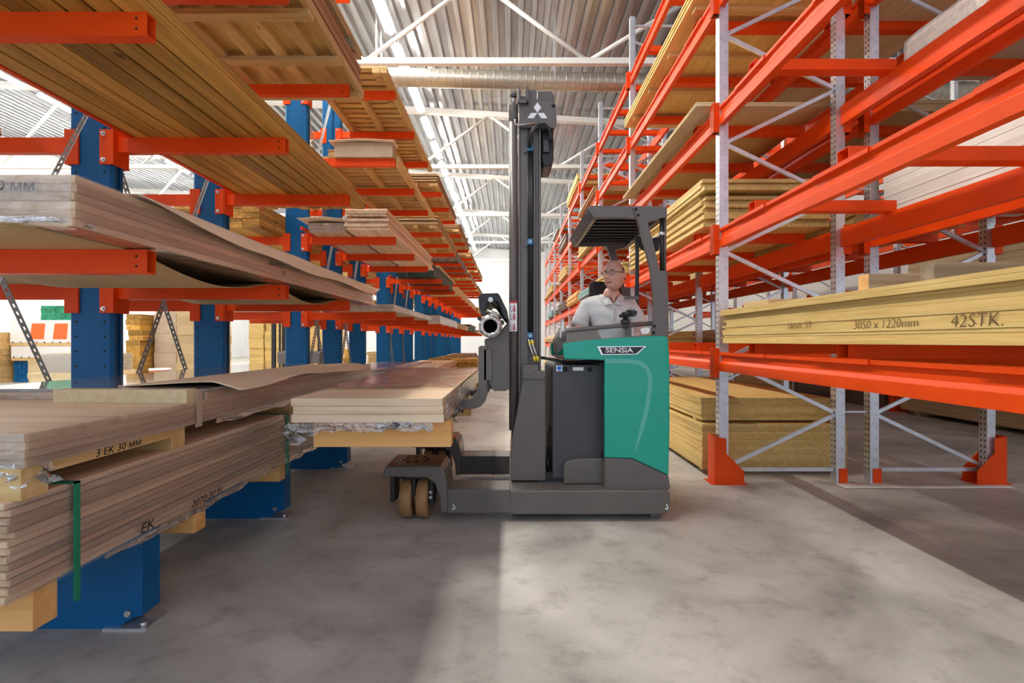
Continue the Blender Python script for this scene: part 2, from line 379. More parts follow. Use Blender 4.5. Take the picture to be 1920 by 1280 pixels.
# ================================================================== THE HALL
XL, XR, Y0, Y1 = -22.0, 11.5, -5.0, 42.0
def roofz(x): return 8.78-.062*x
b = MB(); b.box(XL, XR, Y0, Y1, -.2, 0); tag(b.build('floor', 'floor'), kind='structure')
b = MB(); prof = []; x = XL; pitch = .30
while x < XR:                                        # trapezoid ribs running down the hall
    for dx, dz in ((0, 0), (.10, 0), (.135, .115), (.265, .115)):
        prof.append((x+dx, roofz(x+dx)+dz))
    x += pitch
vs = [(p[0], Y0, p[1]) for p in prof]+[(p[0], Y1, p[1]) for p in prof]; n = len(prof)
b.add(vs, [(i, n+i, n+i+1, i+1) for i in range(n-1)])
tag(b.build('ceiling', 'deck'), kind='structure')
b = MB(); b.box(XL-.2, XL, Y0, Y1, 0, 10.6); tag(b.build('wall_left', 'wallw'), kind='structure')
b = MB(); b.box(XL, XR, Y1, Y1+.2, 0, 10.6); tag(b.build('wall_back', 'wallw'), kind='structure')
b = MB(); b.box(XR, XR+.2, Y0, Y1, 0, 8.3); tag(b.build('wall_right', 'wallg'), kind='structure')
# roof trusses across the hall
for yt in (4.3, 10.5, 16.8, 23.2, 29.6, 36.0):
    tr = thing('roof_truss', None, None, (0, yt, 6.95)); tag(tr, kind='structure')
    MB().box(XL, XR, yt-.06, yt+.06, 6.95, 7.07).build('bottom_chord', 'white_steel', tr)
    zc = lambda q: roofz(q)-.02
    b = MB(); b.prism([(XL, zc(XL)-.17), (XR, zc(XR)-.17), (XR, zc(XR)), (XL, zc(XL))], yt-.1, yt+.1); b.build('top_chord', 'white_steel', tr)
    xx = XL+.6; k = 0
    while xx < XR-2.4:
        p0 = (xx, yt, 7.02 if k % 2 == 0 else zc(xx)-.1); p1 = (xx+2.3, yt, zc(xx+2.3)-.1 if k % 2 == 0 else 7.02)
        MB().tube([p0, p1], .045, 6).build('diagonal', 'white_steel', tr); xx += 2.3; k += 1
# spiral ventilation duct under the roof
du = thing('ventilation_duct', 'round spiral steel ventilation duct hung across the hall under the roof', 'duct', (0, 11.6, 7.1))
b = MB(); xs = [-9+.18*i for i in range(112)]
b.tube([(q, 11.6, 7.20-.024*q) for q in xs], .2, 20); b.build('pipe', 'duct', du)
b = MB()
for q in xs[::1]: b.ring((q, 11.6, 7.20-.024*q), 'x', .206, .198, -.008, .008, 20)
tag(b.build('seam', 'duct', du), kind='stuff')
for q in (-7, -3, 1, 5, 9):
    for yq in (11.6-.215, 11.6+.205): MB().box(q-.015, q+.015, yq, yq+.01, 7.1, roofz(q)).build('hanger', 'galv', du)
# rows of fluorescent strip lights; both rows run on out of the frame towards the camera
def X_px(x, d): return CX+x*F/(d+.75)
def Y_px(z, d): return CY-(z-H)*F/(d+.75)
hm = MB().prism([(-.13, .03), (-.12, .03), (-.05, .075), (.05, .075), (.12, .03), (.13, .03), (.05, .115), (-.05, .115)], -.75, .75).mesh('housing', 'white_steel')
tm = MB().prism([(-.06, .03), (-.055, -.01), (-.03, -.03), (.03, -.03), (.055, -.01), (.06, .03)], -.72, .72).mesh('tube', 'lamp')
wm = MB().tube([(0, -.5, .1), (0, -.5, .74)], .006, 5).mesh('hanger', 'galv')
for xr, row, ys in ((-2.75, 'over the blue cantilever racks', [1.0+2.0*i for i in range(20)]),
                (-15.0, 'over the far timber piles', [1.0+2.0*i for i in range(20)])):
    for yy in ys:
        seen = X_px(xr, yy) > 0 and Y_px(roofz(xr)-.62, yy) > 0
        t_ = thing('strip_light' if seen else 'strip_light_offscreen', 'long white fluorescent strip light in the row '+row, 'light', (xr, yy, roofz(xr)-.62), 'strip lights '+row)
        inst(hm, 'housing', (0, 0, 0), t_); inst(tm, 'tube', (0, 0, 0), t_); inst(wm, 'hanger', (0, 0, 0), t_); inst(wm, 'hanger', (0, 1.0, 0), t_)

# ================================================================== BLUE CANTILEVER RACKS
XC = -2.96; ARM_Z = (1.55, 2.595, 3.68, 4.62); ARM_H = .105; TIP = 1.36   # arm tips reach 1.36 m from the column axis
LEV = [z+ARM_H for z in ARM_Z]
COLS = (0, 1.38, 2.78)
def colprof(hw=.155, hd=.06):
    g = .012
    return [(-hw+.02, -hd), (hw-.02, -hd), (hw, -hd+.02), (hw, -g), (hw-.03, -g), (hw-.03, g), (hw, g), (hw, hd-.02), (hw-.02, hd),
            (-hw+.02, hd), (-hw, hd-.02), (-hw, g), (-hw+.03, g), (-hw+.03, -g), (-hw, -g), (-hw, -hd+.02)]
col_m = MB().prism(colprof(), .0, 5.62, 'z').mesh('column', 'blue')
b = MB()
for k in range(48):
    for sx in (-1, 1):
        for sy in (-1, 1): b.cyl((sx*.10, sy*.0600, .55+k*.105), 'y', .009, -.0012, .0012, 8)
hole_m = b.mesh('bolt_holes', 'hole')  # flat dark discs, the shade of each hole put into the colour
b = MB(); pr = [(-TIP+.12, 0), (TIP-.12, 0), (TIP-.04, .05), (TIP, .06), (TIP, .452), (-TIP, .452), (-TIP, .06), (-TIP+.04, .05)]
b.prism(pr, -.055, .055); base_m = b.mesh('base', 'blue')
b = MB(); b.box(TIP-.16, TIP+.03, -.075, .075, 0, .012); b.cyl((TIP+.005, -.055, .012), 'z', .012, 0, .02, 8)
foot_m = b.mesh('foot_plate', 'galv')
basebolt_m = MB().cyl((TIP-.06, -.055, .07), 'y', .014, -.012, 0, 8).mesh('bolt', 'bolt')
# hollow arm with an open end
b = MB(); hw = .03; t_ = .006; x0, x1 = .16, TIP
b.box(x0, x1, -hw, -hw+t_, 0, ARM_H).box(x0, x1, hw-t_, hw, 0, ARM_H).box(x0, x1, -hw+t_, hw-t_, 0, t_).box(x0, x1, -hw+t_, hw-t_, ARM_H-t_, ARM_H)
arm_m = b.mesh('arm', 'orange')
b = MB()
for z in (.03, .075): b.cyl((TIP-.045, -hw, z), 'y', .006, -.001, .001, 8)
armhole_m = b.mesh('pin_holes', 'hole')
b = MB(); b.box(.075, .168, -.075, -.0605, -.10, .145); b.box(.075, .168, .0605, .075, -.10, .145); b.box(.157, .172, -.075, .075, -.10, .145)
bracket_m = b.mesh('bracket', 'orange')
b = MB(); b.cyl((.105, -.075, 0), 'y', .017, -.004, 0, 12); b.cyl((.105, -.075, 0), 'y', .010, -.02, 0, 6)
bolt_m = b.mesh('bolt', 'bolt')
def strap_mesh(dy, dz):
    b = MB(); ln = math.hypot(dy, dz); n = int(ln/.05); d = Vector((0, dy, dz)).normalized(); u = Vector((0, -d.z, d.y))
    def quadbar(a, c, w):
        ps = []
        for sx in (-.0015, .0015):
            for q, s in ((a, -1), (a, 1), (c, 1), (c, -1)): ps.append(Vector((sx, 0, 0))+q+u*(w*s))
        b.add(ps, [(0,1,2,3), (7,6,5,4), (0,4,5,1), (1,5,6,2), (2,6,7,3), (3,7,4,0)])
    for s in (-1, 1): quadbar(u*s*.0135, u*s*.0135+d*ln, .006)
    for k in range(n+1): quadbar(d*(k*ln/n-.014), d*(k*ln/n+.014), .0076)
    # turn it so that the wide side faces along the aisle
    vs = []
    for p in b.v:
        p = Vector(p); s = p.dot(u); q = p-u*s; vs.append((s+p.x, q.y+p.x*.5, q.z))
    b.v = [tuple(v) for v in vs]
    return b.mesh('brace', 'perf')
UNITS = [2.27, 7.09, 11.87, 16.57, 21.3, 26.0]
ORD = ['first', 'second', 'third', 'fourth', 'fifth', 'sixth', 'seventh', 'eighth', 'ninth']
for ui, y0 in enumerate(UNITS):
    u = thing('cantilever_rack', ('blue cantilever rack with orange arms nearest the loading end, holding the long pine planks' if ui == 0 else
              'blue cantilever rack with orange arms, %s unit from the one with pine planks' % ORD[ui]), 'rack', (XC, y0, 0), 'blue cantilever racks')
    for yc in COLS:
        c = inst(col_m, 'column', (0, yc, 0), u)
        if ui < 3: inst(hole_m, 'bolt_holes', (0, 0, 0), c)
        bs = inst(base_m, 'base', (0, yc, 0), u); [(inst(foot_m, 'foot_plate', (0, 0, 0), bs, rz_), inst(basebolt_m, 'bolt', (0, 0, 0), bs, rz_)) for rz_ in (0, PI)]
        for z in ARM_Z:
            for rz in (0, PI):
                if rz and ui > 2: continue
                a = inst(arm_m, 'arm', (0, yc, z), u, rz); inst(bracket_m, 'bracket', (0, 0, 0), a)
                if ui < 3: inst(bolt_m, 'bolt', (0, 0, -.07), a); inst(bolt_m, 'bolt', (0, 0, .115), a); inst(armhole_m, 'pin_holes', (0, 0, 0), a)
    if ui < 3:
        for k in (0, 1):
            ya, yb = COLS[k]+.065, COLS[k+1]-.065
            for z0, z1 in ((.45, 2.98), (3.05, 5.4)):
                inst(strap_mesh(yb-ya, z1-z0), 'brace', (.045, ya, z0), u); inst(strap_mesh(yb-ya, z0-z1), 'brace', (-.045, ya, z1), u)
    for z in LEV[1:3]:
        o = MB().box(XC+.24, XC+.275, y0-.5, y0+3.3, z, z+.035).build('stop_rail', 'orange', u)

# ================================================================== ORANGE PALLET RACKS
BB = (.99, 2.08, 3.155, 4.20, 5.20); BH = .165       # undersides and height of the beams
BAR = .08
SHELF = [z+BH+BAR for z in BB]
FR = [1.17, 4.53, 7.87, 10.65, 13.4, 16.15, 18.9, 21.65, 24.4, 27.15]
PW, PD = .085, .08
def post_mesh(h, side):
    """open C post; side +1 opens to +x"""
    b = MB(); w, d, t = PW/2, PD/2, .004
    b.prism([(-w, -d), (w-.02, -d), (w-.02, -d+.012), (w, -d+.012), (w, -d+.012+t), (-w+t, -d+.012+t), (-w+t, d-.012-t), (w, d-.012-t), (w, d-.012), (w-.02, d-.012), (w-.02, d), (-w, d)], 0, h, 'z')
    return b.mesh('post', 'galv')
post_m = post_mesh(6.25, 1)
b = MB()
for k in range(120):
    z = .12+k*.05
    for sy in (-.019, .019):
        b.add([(-PW/2-.0012, sy-.008, z), (-PW/2-.0012, sy, z-.013), (-PW/2-.0012, sy+.008, z), (-PW/2-.0012, sy, z+.013)], [(0, 1, 2, 3)][::1])
slot_m = b.mesh('slots', 'hole')  # uncut slots: dark diamonds with their inner shade as plain colour
b = MB()
for k in range(60): b.cyl((.012, -PD/2, .1+k*.1), 'y', .004, -.001, .001, 6)
dot_m = b.mesh('pin_holes', 'hole')
b = MB(); b.box(-PW/2-.012, PW/2+.03, -PD/2-.03, PD/2+.03, 0, .006); shoe_m = b.mesh('foot_plate', 'galv')
b = MB(); b.box(-.02, PW/2+.012, -PD/2-.006, -PD/2-.001, .0, .13); b.box(PW/2+.006, PW/2+.012, -PD/2, PD/2, 0, .13); clip_m = b.mesh('foot_clip', 'orange')
def beam_prof(s):
    """stepped beam section, its face towards -x for s=1"""
    p = [(0, 0), (.006, .0), (.05, .0), (.05, BH), (.0, BH), (.0, BH-.022), (.018, BH-.030), (.018, BH-.075), (.002, BH-.095), (0, BH-.10)]
    return [(s*q[0], q[1]) for q in p]
bm_cache = {}
def beam_mesh(ln, s):
    k = (round(ln, 3), s)
    if k not in bm_cache: bm_cache[k] = MB().prism(beam_prof(s), 0, ln).mesh('beam', 'orange')
    return bm_cache[k]
con_m = {}
for s in (-1, 1):
    b = MB(); b.box(s*-.05, s*-.042, -.028, .052, -.06, BH+.035); b.box(s*-.05, s*.05, .045, .052, -.06, BH+.035); con_m[s] = b.mesh('connector', 'orange')
bar_cache = {}
def bar_mesh(ln):
    k = round(ln, 3)
    if k not in bar_cache:
        b = MB(); t = .004
        b.box(0, ln, -.05, -.05+t, 0, BAR).box(0, ln, .05-t, .05, 0, BAR).box(0, ln, -.05+t, .05-t, BAR-t, BAR).box(0, ln, -.05+t, .05-t, 0, t)
        bar_cache[k] = b.mesh('support_bar', 'orange')
    return bar_cache[k]
b = MB(); b.box(-.004, .03, -.24, .24, 0, .003).box(-.004, .0, -.24, .24, -.024, .003); clip_plate_m = b.mesh('beam_clip', 'orange')
def brace_bar(x0, z0, x1, z1, y, w=.016):
    b = MB(); a, c = Vector((x0, y, z0)), Vector((x1, y, z1)); d = (c-a).normalized(); u = Vector((-d.z, 0, d.x))*w
    vs = []
    for yy in (-.012, .012):
        for q, s in ((a, -1), (c, -1), (c, 1), (a, 1)): vs.append(q+u*s+Vector((0, yy, 0)))
    b.add(vs, [(0,1,2,3), (7,6,5,4), (0,4,5,1), (1,5,6,2), (2,6,7,3), (3,7,4,0)]); return b
def frame_braces(dep, h, mirror=False):
    """the bars of one upright frame, each its own mesh"""
    x0, x1 = (dep-.02, .02) if mirror else (.02, dep-.02); out = [brace_bar(x0, .115, x1, .115, 0)]
    z = .13; k = 0
    while z+.48 < h:
        out.append(brace_bar(x0 if k % 2 == 0 else x1, z, x1 if k % 2 == 0 else x0, z+.475, 0)); z += .48; k += 1
    out.append(brace_bar(x0, h-.08, x1, h-.08, 0))
    return [b.mesh('brace', 'galv') for b in out]
def guard(parent, x, y, s):
    """column guard: bent orange plate with a sloping foot; s=1 wraps the -x side"""
    b = MB(); o = [(-.10, 0), (.16, 0), (.16, .115), (.005, .27), (.005, .40), (-.10, .42)]
    b.prism([(x+s*p[0], p[1]) for p in o], y-.075, y-.069); b.prism([(x+s*p[0], p[1]) for p in o], y+.069, y+.075)
    b.box(x-s*.10, x-s*.094, y-.069, y+.069, 0, .42); b.box(x-s*.13, x+s*.18, y-.09, y+.09, .0, .006)
    return b.build('column_guard', 'orange', parent)
def pallet_rack(xf, dep, frames, label, levels, guards=(), mirror=False):
    """xf: front post axis. Every level has a front and a rear beam and three support bars to a bay"""
    r = thing('pallet_rack', label, 'rack', (xf, frames[0], 0))
    brm = frame_braces(dep, 6.2, mirror)
    for fi, y in enumerate(frames):
        fr = bpy.data.objects.new('upright_frame', None); COL.objects.link(fr); fr.parent = r; fr.location = (0, y-frames[0], 0)
        for px, rz in ((0, 0), (dep, PI)):
            p = inst(post_m, 'post', (px, 0, 0), fr)
            if rz: p.scale = (1, 1, 1)
        if fi < 5:
            inst(slot_m, 'slots', (0, 0, 0), fr); inst(slot_m, 'slots', (dep, 0, 0), fr); inst(dot_m, 'pin_holes', (0, 0, 0), fr); inst(dot_m, 'pin_holes', (dep, 0, 0), fr)
            inst(shoe_m, 'foot_plate', (0, 0, 0), fr); inst(shoe_m, 'foot_plate', (dep, 0, 0), fr); inst(clip_m, 'foot_clip', (dep, 0, 0), fr)
        for bm_ in brm: inst(bm_, 'brace', (0, 0, 0), fr)
        if mirror and fi < 5: inst(clip_m, 'foot_clip', (0, 0, 0), fr)
    for k in range(len(frames)-1):
        ya, yb = frames[k], frames[k+1]; ln = yb-ya-PD-.004
        for li in levels(k):
            z = BB[li]
            for bx, s in ((-.045, 1), (dep+.045, -1)):
                o = inst(beam_mesh(ln, s), 'beam', (bx, ya-frames[0]+PD/2+.002, z), r)
                if k < 4:
                    inst(con_m[s], 'connector', (s*.0, -.055+.0, 0), o); c2 = inst(con_m[s], 'connector', (0, ln+.055, 0), o); c2.scale = (1, -1, 1)
            for q in (.18, .5, .82):
                yy = ya+(yb-ya)*q-frames[0]
                o = inst(bar_mesh(dep+.05), 'support_bar', (-.025, yy, z+BH), r)
                if k < 3: inst(clip_plate_m, 'beam_clip', (-.025, 0, 0), o)
    for (gx, gy, s) in guards: guard(r, gx, gy, s)
    return r
RX1, RX2, DEP = 1.885, 3.215, 1.03
pallet_rack(RX1, DEP, FR, 'long orange and galvanised pallet rack lining the aisle beside the reach truck', lambda k: (0, 1, 2, 3) if k == 0 else (0, 1, 2, 3, 4), [(RX1, 4.53, 1)])
pallet_rack(RX2, DEP, FR[:8], 'orange and galvanised pallet rack standing back to back behind the aisle rack', lambda k: (0, 1, 2, 3), [(RX2+DEP, 4.53, -1)], True)
pallet_rack(6.95, DEP, [5.85, 9.15, 12.45, 15.75, 19.05], 'orange pallet rack across the second aisle, brown boards on its floor level', lambda k: (0, 1, 2, 3), [(6.95, 9.15, 1)])
for y in (4.53, 7.87):
    for z in (.62, 2.6):
        tag(MB().box(RX1+DEP+.045, RX2-.045, y-.012, y+.012, z, z+.012).build('rack_spacer', 'galv'), 'thin steel spacer bar tying two back-to-back rack uprights together', 'spacer', 'rack spacer bars')
# ================================================================== REACH TRUCK
DN = 3.53                                            # depth of the truck's near side
def P(pts, d): return [(X(a, d), Z(c, d)) for a, c in pts]
tk = thing('reach_truck', 'green and dark grey reach truck turned across the aisle with a raised mast', 'truck', (.1, 4.15, 0))
def pr(name, pts, d0, d1, m, bevel=0, parent=None, at=None):
    return MB().prism(P(pts, at or d0), d0, d1).build(name, m, parent or tk, bevel)
# chassis
pr('chassis', [(955, 919), (1250, 919), (1257, 925), (1257, 955), (1247, 965), (955, 965)], 3.53, 4.80, 'truck', .012)
for yf in (3.60, 4.58): MB().box(X(1224, DN), X(1243, DN), yf, yf+.15, .0, .06).build('support_foot', 'truck', tk, .008)
leg_o = [(722, 874), (818, 874), (828, 877), (833, 884), (836, 897), (838, 921), (917, 920), (917, 961), (826, 961), (824, 934), (815, 907), (800, 896), (716, 894)]
def leg(d0, d1, name='wheel_arm'):
    o = MB().prism(P([(722, 874), (818, 874), (828, 877), (833, 884), (836, 897), (838, 921), (838, 961), (826, 961), (824, 934), (815, 907), (800, 896), (716, 894)], 3.5), d0, d1).build(name, 'truck', tk, .012)
    return o
z_leg = Z(920, 3.5)
for d0, d1, in ((3.50, 3.86), (4.47, 4.83)):
    a = leg(d0, d1); xa, xb = X(836, 3.5), X(957, DN); near = d0 < 4
    ya, yb = (3.53, 3.77) if near else (4.56, 4.80)
    MB().prism([(xa, ya), (xb, ya), (xb, yb), (xa, yb)], Z(962, DN), z_leg, 'z').build('leg_beam', 'truck', tk, .006)
    MB().box(X(912, DN), X(918, DN), ya-.004, yb, Z(963, DN), z_leg+.004).build('leg_joint', 'truck', tk, .003)
    # gloss cover plate with its ring of screws
    MB().box(X(727, 3.5), X(826, 3.5), d0+.01, d1-.01, Z(874, 3.5), Z(874, 3.5)+.004).build('cover_plate', 'truck_top', a)
    b = MB(); cx, cy = X(776, 3.6), (d0+d1)/2+.02
    for k in range(8):
        q = 2*PI*k/8+.2; b.cyl((cx+.085*math.cos(q), cy+.085*math.sin(q), Z(874, 3.5)+.004), 'z', .0115, 0, .003, 10)
    b.build('screw', 'hole', a)
    cw = (d0+d1)/2-.04; zc = .142
    wf = MB(); wf.cyl((X(774, 3.6), cw, .30), 'z', .135, 0, .03, 20); wf.box(X(728, 3.5), X(737, 3.5), cw-.09, cw+.07, .13, .31); wf.box(X(803, 3.5), X(811, 3.5), cw-.09, cw+.07, .10, .31)
    wf.box(X(770, 3.5), X(776.5, 3.5), cw-.10, cw+.06, .17, .31)
    wf.build('wheel_fork', 'black', tk, .006)
    b = MB(); b.cyl((0, cw, zc), 'x', .018, X(726, 3.5), X(814, 3.5), 10); b.build('axle', 'chrome', tk)
    for w0, w1 in ((745.5, 770), (776.5, 801)):
        b = MB(); xs0, xs1 = X(w0, 3.5), X(w1, 3.5); e = .014
        b.tube([(xs0, cw, zc), (xs0+.004, cw, zc), (xs0+e, cw, zc), (xs1-e, cw, zc), (xs1-.004, cw, zc), (xs1, cw, zc)], [.11, .130, .142, .142, .130, .11], 32)
        wl = b.build('wheel', 'tyre', tk); b = MB(); b.cyl((0, cw, zc), 'x', .06, xs0-.003, xs1+.003, 20); b.build('hub', 'chrome', wl)
    for zq in (.17, .205): MB().cyl((X(806, 3.5), cw-.09, zq), 'y', .012, -.02, 0, 8).build('hub_bolt', 'chrome', tk)
# hook marks (lifting point symbols)
def hook(px, py, d, s=1):
    pts = [(0, -6), (0, -3), (2.2, -.5), (3, 2), (1.5, 4.5), (-1.2, 4.3), (-2.5, 2)]
    MB().tube([(X(px+p[0]*s, d), d-.003, Z(py+p[1]*s, d)) for p in pts], .0042, 5).build('lifting_mark', 'white_ink', tk)
hook(850, 950, 3.53); hook(1250, 950, 3.53, .9)
# mast foot: sloping side plates, one on either side
for d0, d1 in ((3.73, 3.79), (4.52, 4.58)):
    MB().prism(P([(981, 706), (1023, 706), (1023, 901), (957, 901), (957, 868), (962, 812)], 3.73), d0, d1).build('mast_side_plate', 'truck', tk, .006)
MB().prism(P([(980, 684), (1010, 684), (1010, 695), (1021, 695), (1021, 711), (980, 711)], 3.70), 3.70, 3.80).build('mast_bracket', 'truck', tk, .006)
MB().cyl((X(995, 3.7), 3.70, Z(697, 3.7)), 'y', .027, -.006, .0, 20).build('pivot_cap', 'truck', tk, .003)
MB().box(X(958, 3.75), X(1022, 3.75), 3.79, 4.52, Z(905, 3.73), Z(850, 3.73)).build('mast_foot', 'truck_top', tk, .01)
# mast: near and far channel, each of nested rails
zt = Z(236, 3.82); zb = Z(900, 3.8)
for d0, sgn in ((3.79, 1), (4.52, -1)):
    def yy(a): return d0+sgn*a
    b = MB()
    for (p0, p1, a0, a1) in ((972, 976, .0, .16), (976, 990, .006, .022), (1000, 1004, .0, .16), (1004, 1010, .012, .028), (1010, 1014, -.01, .16), (972, 1014, .15, .16)):
        b.box(X(p0, 3.8), X(p1, 3.8), yy(a0), yy(a1), zb, zt)
    b.build('mast_rail', 'truck', tk, .003)
    b = MB(); b.box(X(976, 3.8), X(1000, 3.8), yy(.028), yy(.13), zb+.3, zt+.1); b.build('inner_rail', 'truck', tk, .003)
    cyx, cyy = X(962.5, 3.8), yy(.02)
    cy_ = MB().cyl((cyx, cyy, 0), 'z', .032, Z(806, 3.8), Z(225, 3.8), 20).build('lift_cylinder', 'truck', tk)
    MB().cyl((cyx, cyy, 0), 'z', .036, Z(228, 3.8), Z(196, 3.8), 20).build('cylinder_head', 'truck', cy_, .004)
    MB().cyl((cyx, cyy, 0), 'z', .018, Z(196, 3.8), Z(178, 3.8), 12).build('piston_rod', 'chrome', cy_)
    MB().cyl((cyx, cyy, 0), 'z', .028, Z(181, 3.8), Z(174, 3.8), 12).build('rod_nut', 'truck', cy_, .002)
# mast head with its cross member and emblem
pr('mast_head', [(973, 190), (973, 180), (985, 180), (985, 168), (1006, 168), (1006, 187), (1034, 190), (1043, 196), (1044, 235), (1040, 240), (974, 238)], 3.755, 3.785, 'truck', .004)
MB().box(X(1000, 3.8), X(1040, 3.8), 3.86, 4.44, Z(235, 3.8), Z(178, 3.8)).build('head_cross_member', 'truck', tk, .008)
pr('head_roller_box', [(1008, 171), (1034, 171), (1039, 176), (1039, 196), (1008, 190)], 3.80, 3.86, 'truck', .004)
b = MB(); b.box(X(970, 3.75), X(990, 3.75), 3.72, 3.755, Z(196, 3.75), Z(190, 3.75)); b.box(X(987, 3.75), X(991, 3.75), 3.72, 3.755, Z(196, 3.75), Z(166, 3.75)); b.box(X(972, 3.75), X(975.5, 3.75), 3.72, 3.755, Z(190, 3.75), Z(167, 3.75)); b.build('head_bracket', 'truck', tk, .002)
MB().cyl((X(1037.5, 3.75), 3.755, Z(198, 3.75)), 'y', .014, -.002, .001, 16).build('head_hole', 'hole', tk)
for pts in ([(1007.7, 192), (1014.7, 202), (1007.7, 211.3), (1000.7, 202)], [(1007.5, 211.9), (1000.6, 222), (988.8, 222), (995.7, 211.9)], [(1008, 211.9), (1014.9, 222), (1026.6, 222), (1019.8, 211.9)]):
    MB().prism(P(pts, 3.755), 3.752, 3.7555).build('emblem_diamond', 'white_ink', tk)
pr('mast_motor', [(1016, 242), (1038, 236), (1038, 300), (1034, 310), (1018, 312), (1015, 300)], 3.82, 4.1, 'black', .01)
b = MB(); b.box(X(1018, 3.82), X(1030, 3.82), 3.80, 3.82, Z(262, 3.8), Z(285, 3.8)); b.build('valve_block', 'truck_top', tk, .003)
def arc(pts, d): return [(X(a, d), d, Z(c, d)) for a, c in pts]
for off in (0, 4):
    MB().tube(arc([(991+off, 276), (991+off, 262), (993+off, 250), (1000+off, 240), (1010, 233+off), (1021, 232+off), (1030, 240+off), (1035-off*.6, 254), (1036-off*.6, 268)], 3.74), .0085, 8).build('hose', 'rubber', tk)
for k, px in enumerate((990.5, 994, 997.5)):
    MB().tube(arc([(px, 278), (px, 642)], 3.785), .0062, 6).build('pipe', 'rubber', tk)
MB().tube(arc([(966, 224), (966, 232), (970, 235), (978, 234), (1003, 231)], 3.74), .008, 8).build('hose', 'chrome', tk)
for py in (277, 453, 629):
    cl = MB().box(X(988.5, 3.77), X(999.5, 3.77), 3.765, 3.79, Z(py+5.5, 3.77), Z(py-5.5, 3.77)).build('pipe_clamp', 'blue_clip', tk, .004)
    MB().cyl((X(994, 3.77), 3.765, Z(py, 3.77)), 'y', .008, -.004, 0, 8).build('screw', 'chrome', cl)
    MB().box(X(982, 3.77), X(988.5, 3.77), 3.78, 3.79, Z(py+8, 3.77), Z(py-3, 3.77)).build('tab', 'truck', cl)
for dx in (0, 6):
    MB().tube(arc([(991.5+dx, 636), (993+dx, 646), (998+dx, 660), (1003+dx, 675)], 3.75), .0095, 8).build('hose_sleeve', 'chrome', tk)
    for (a, c) in (((992+dx, 639), (994+dx, 646)), ((1001+dx, 668), (1003.5+dx, 677))):
        MB().tube(arc([a, c], 3.75), .0105, 8).build('yellow_marker', 'yellow', tk)
# warning label on the cylinder
wl = MB().box(X(955.5, 3.75), X(969.5, 3.75), 3.757, 3.759, Z(621, 3.75), Z(564, 3.75)).build('warning_label', 'white_ink', tk)
MB().box(X(955.5, 3.75), X(969.5, 3.75), 3.756, 3.757, Z(568, 3.75), Z(564, 3.75)).build('label_header', 'red', wl)
for py in (578, 593, 613):
    b = MB(); b.cyl((X(964, 3.75), 3.757, Z(py-4, 3.75)), 'y', .007, -.001, 0, 10); b.ring((X(964, 3.75), 3.757, Z(py+2, 3.75)), 'y', .013, .009, -.001, 0, 14); b.box(X(963, 3.75), X(965, 3.75), 3.756, 3.757, Z(py+7, 3.75), Z(py-2, 3.75)); b.build('pictogram', 'red', wl)
    b = MB(); b.box(X(957, 3.75), X(957.8, 3.75), 3.756, 3.757, Z(py+6, 3.75), Z(py-6, 3.75)); b.box(X(957, 3.75), X(960.5, 3.75), 3.756, 3.757, Z(py+6, 3.75), Z(py+5, 3.75)); b.build('pictogram', 'ink', wl)
# carriage
pr('carriage_plate', [(908, 636), (933, 628), (955, 600), (956, 728), (948, 733), (926, 733), (917, 720), (912, 700)], 3.74, 3.79, 'truck', .008)
MB().prism(P([(908, 636), (933, 628), (955, 600), (956, 728), (948, 733), (926, 733), (917, 720), (912, 700)], 3.74), 4.5, 4.55).build('carriage_plate', 'truck', tk, .008)
for za, zc_ in ((730, 712), (665, 645)): MB().box(X(916, 3.75), X(940, 3.75), 3.79, 4.5, Z(za, 3.75), Z(zc_, 3.75)).build('carriage_beam', 'truck', tk, .008)
rg = (X(919.5, 3.60), 3.60, Z(611.5, 3.60))
rt = MB().ring(rg, 'y', .076, .052, 0, .9, 32).build('rotator_tube', 'truck_top', tk)
b = MB(); b.ring(rg, 'y', .082, .050, -.012, .03, 32); b.ring(rg, 'y', .072, .048, -.022, -.010, 32); b.build('rim', 'chrome', rt)
b = MB()
for k in range(6):
    q = 2*PI*k/6+.4; b.box(rg[0]+.066*math.cos(q)-.007, rg[0]+.066*math.cos(q)+.007, 3.572, 3.59, rg[2]+.066*math.sin(q)-.007, rg[2]+.066*math.sin(q)+.007)
b.build('lug', 'chrome', rt, .002)
MB().cyl(rg, 'y', .052, .25, .26, 24).build('bore_shade', 'hole', rt)  # dark disc closing the tube, painted as the shade farther in
pr('carriage_hood', [(897, 556), (902, 550), (933, 549), (937, 553), (951, 582), (954, 600), (945, 596), (934, 566), (916, 563), (910, 578), (905, 590), (898, 578)], 3.62, 4.5, 'black', .004)
MB().tube([(X(921, 3.6), 3.60, Z(562, 3.6)), (X(934, 3.6), 3.66, Z(576, 3.6)), (X(950, 3.7), 3.72, Z(600, 3.7))], .018, 10).build('hydraulic_hose', 'rubber', tk)
b = MB(); b.cyl((X(920, 3.6), 3.59, Z(562, 3.6)), 'y', .018, -.012, .02, 12); b.cyl((X(920, 3.6), 3.58, Z(562, 3.6)), 'y', .009, -.012, 0, 8); b.tube([(X(912, 3.6), 3.6, Z(582, 3.6)), (X(930, 3.6), 3.6, Z(588, 3.6)), (X(941, 3.6), 3.62, Z(596, 3.6))], .011, 8); b.build('hydraulic_fitting', 'chrome', tk)
for px, py, r_ in ((906, 588, .018), (938, 594, .014), (941, 604, .016), (899, 597, .014)):
    MB().cyl((X(px, 3.62), 3.62, Z(py, 3.62)), 'y', r_, -.02, .1, 12).build('hydraulic_fitting', 'black', tk)
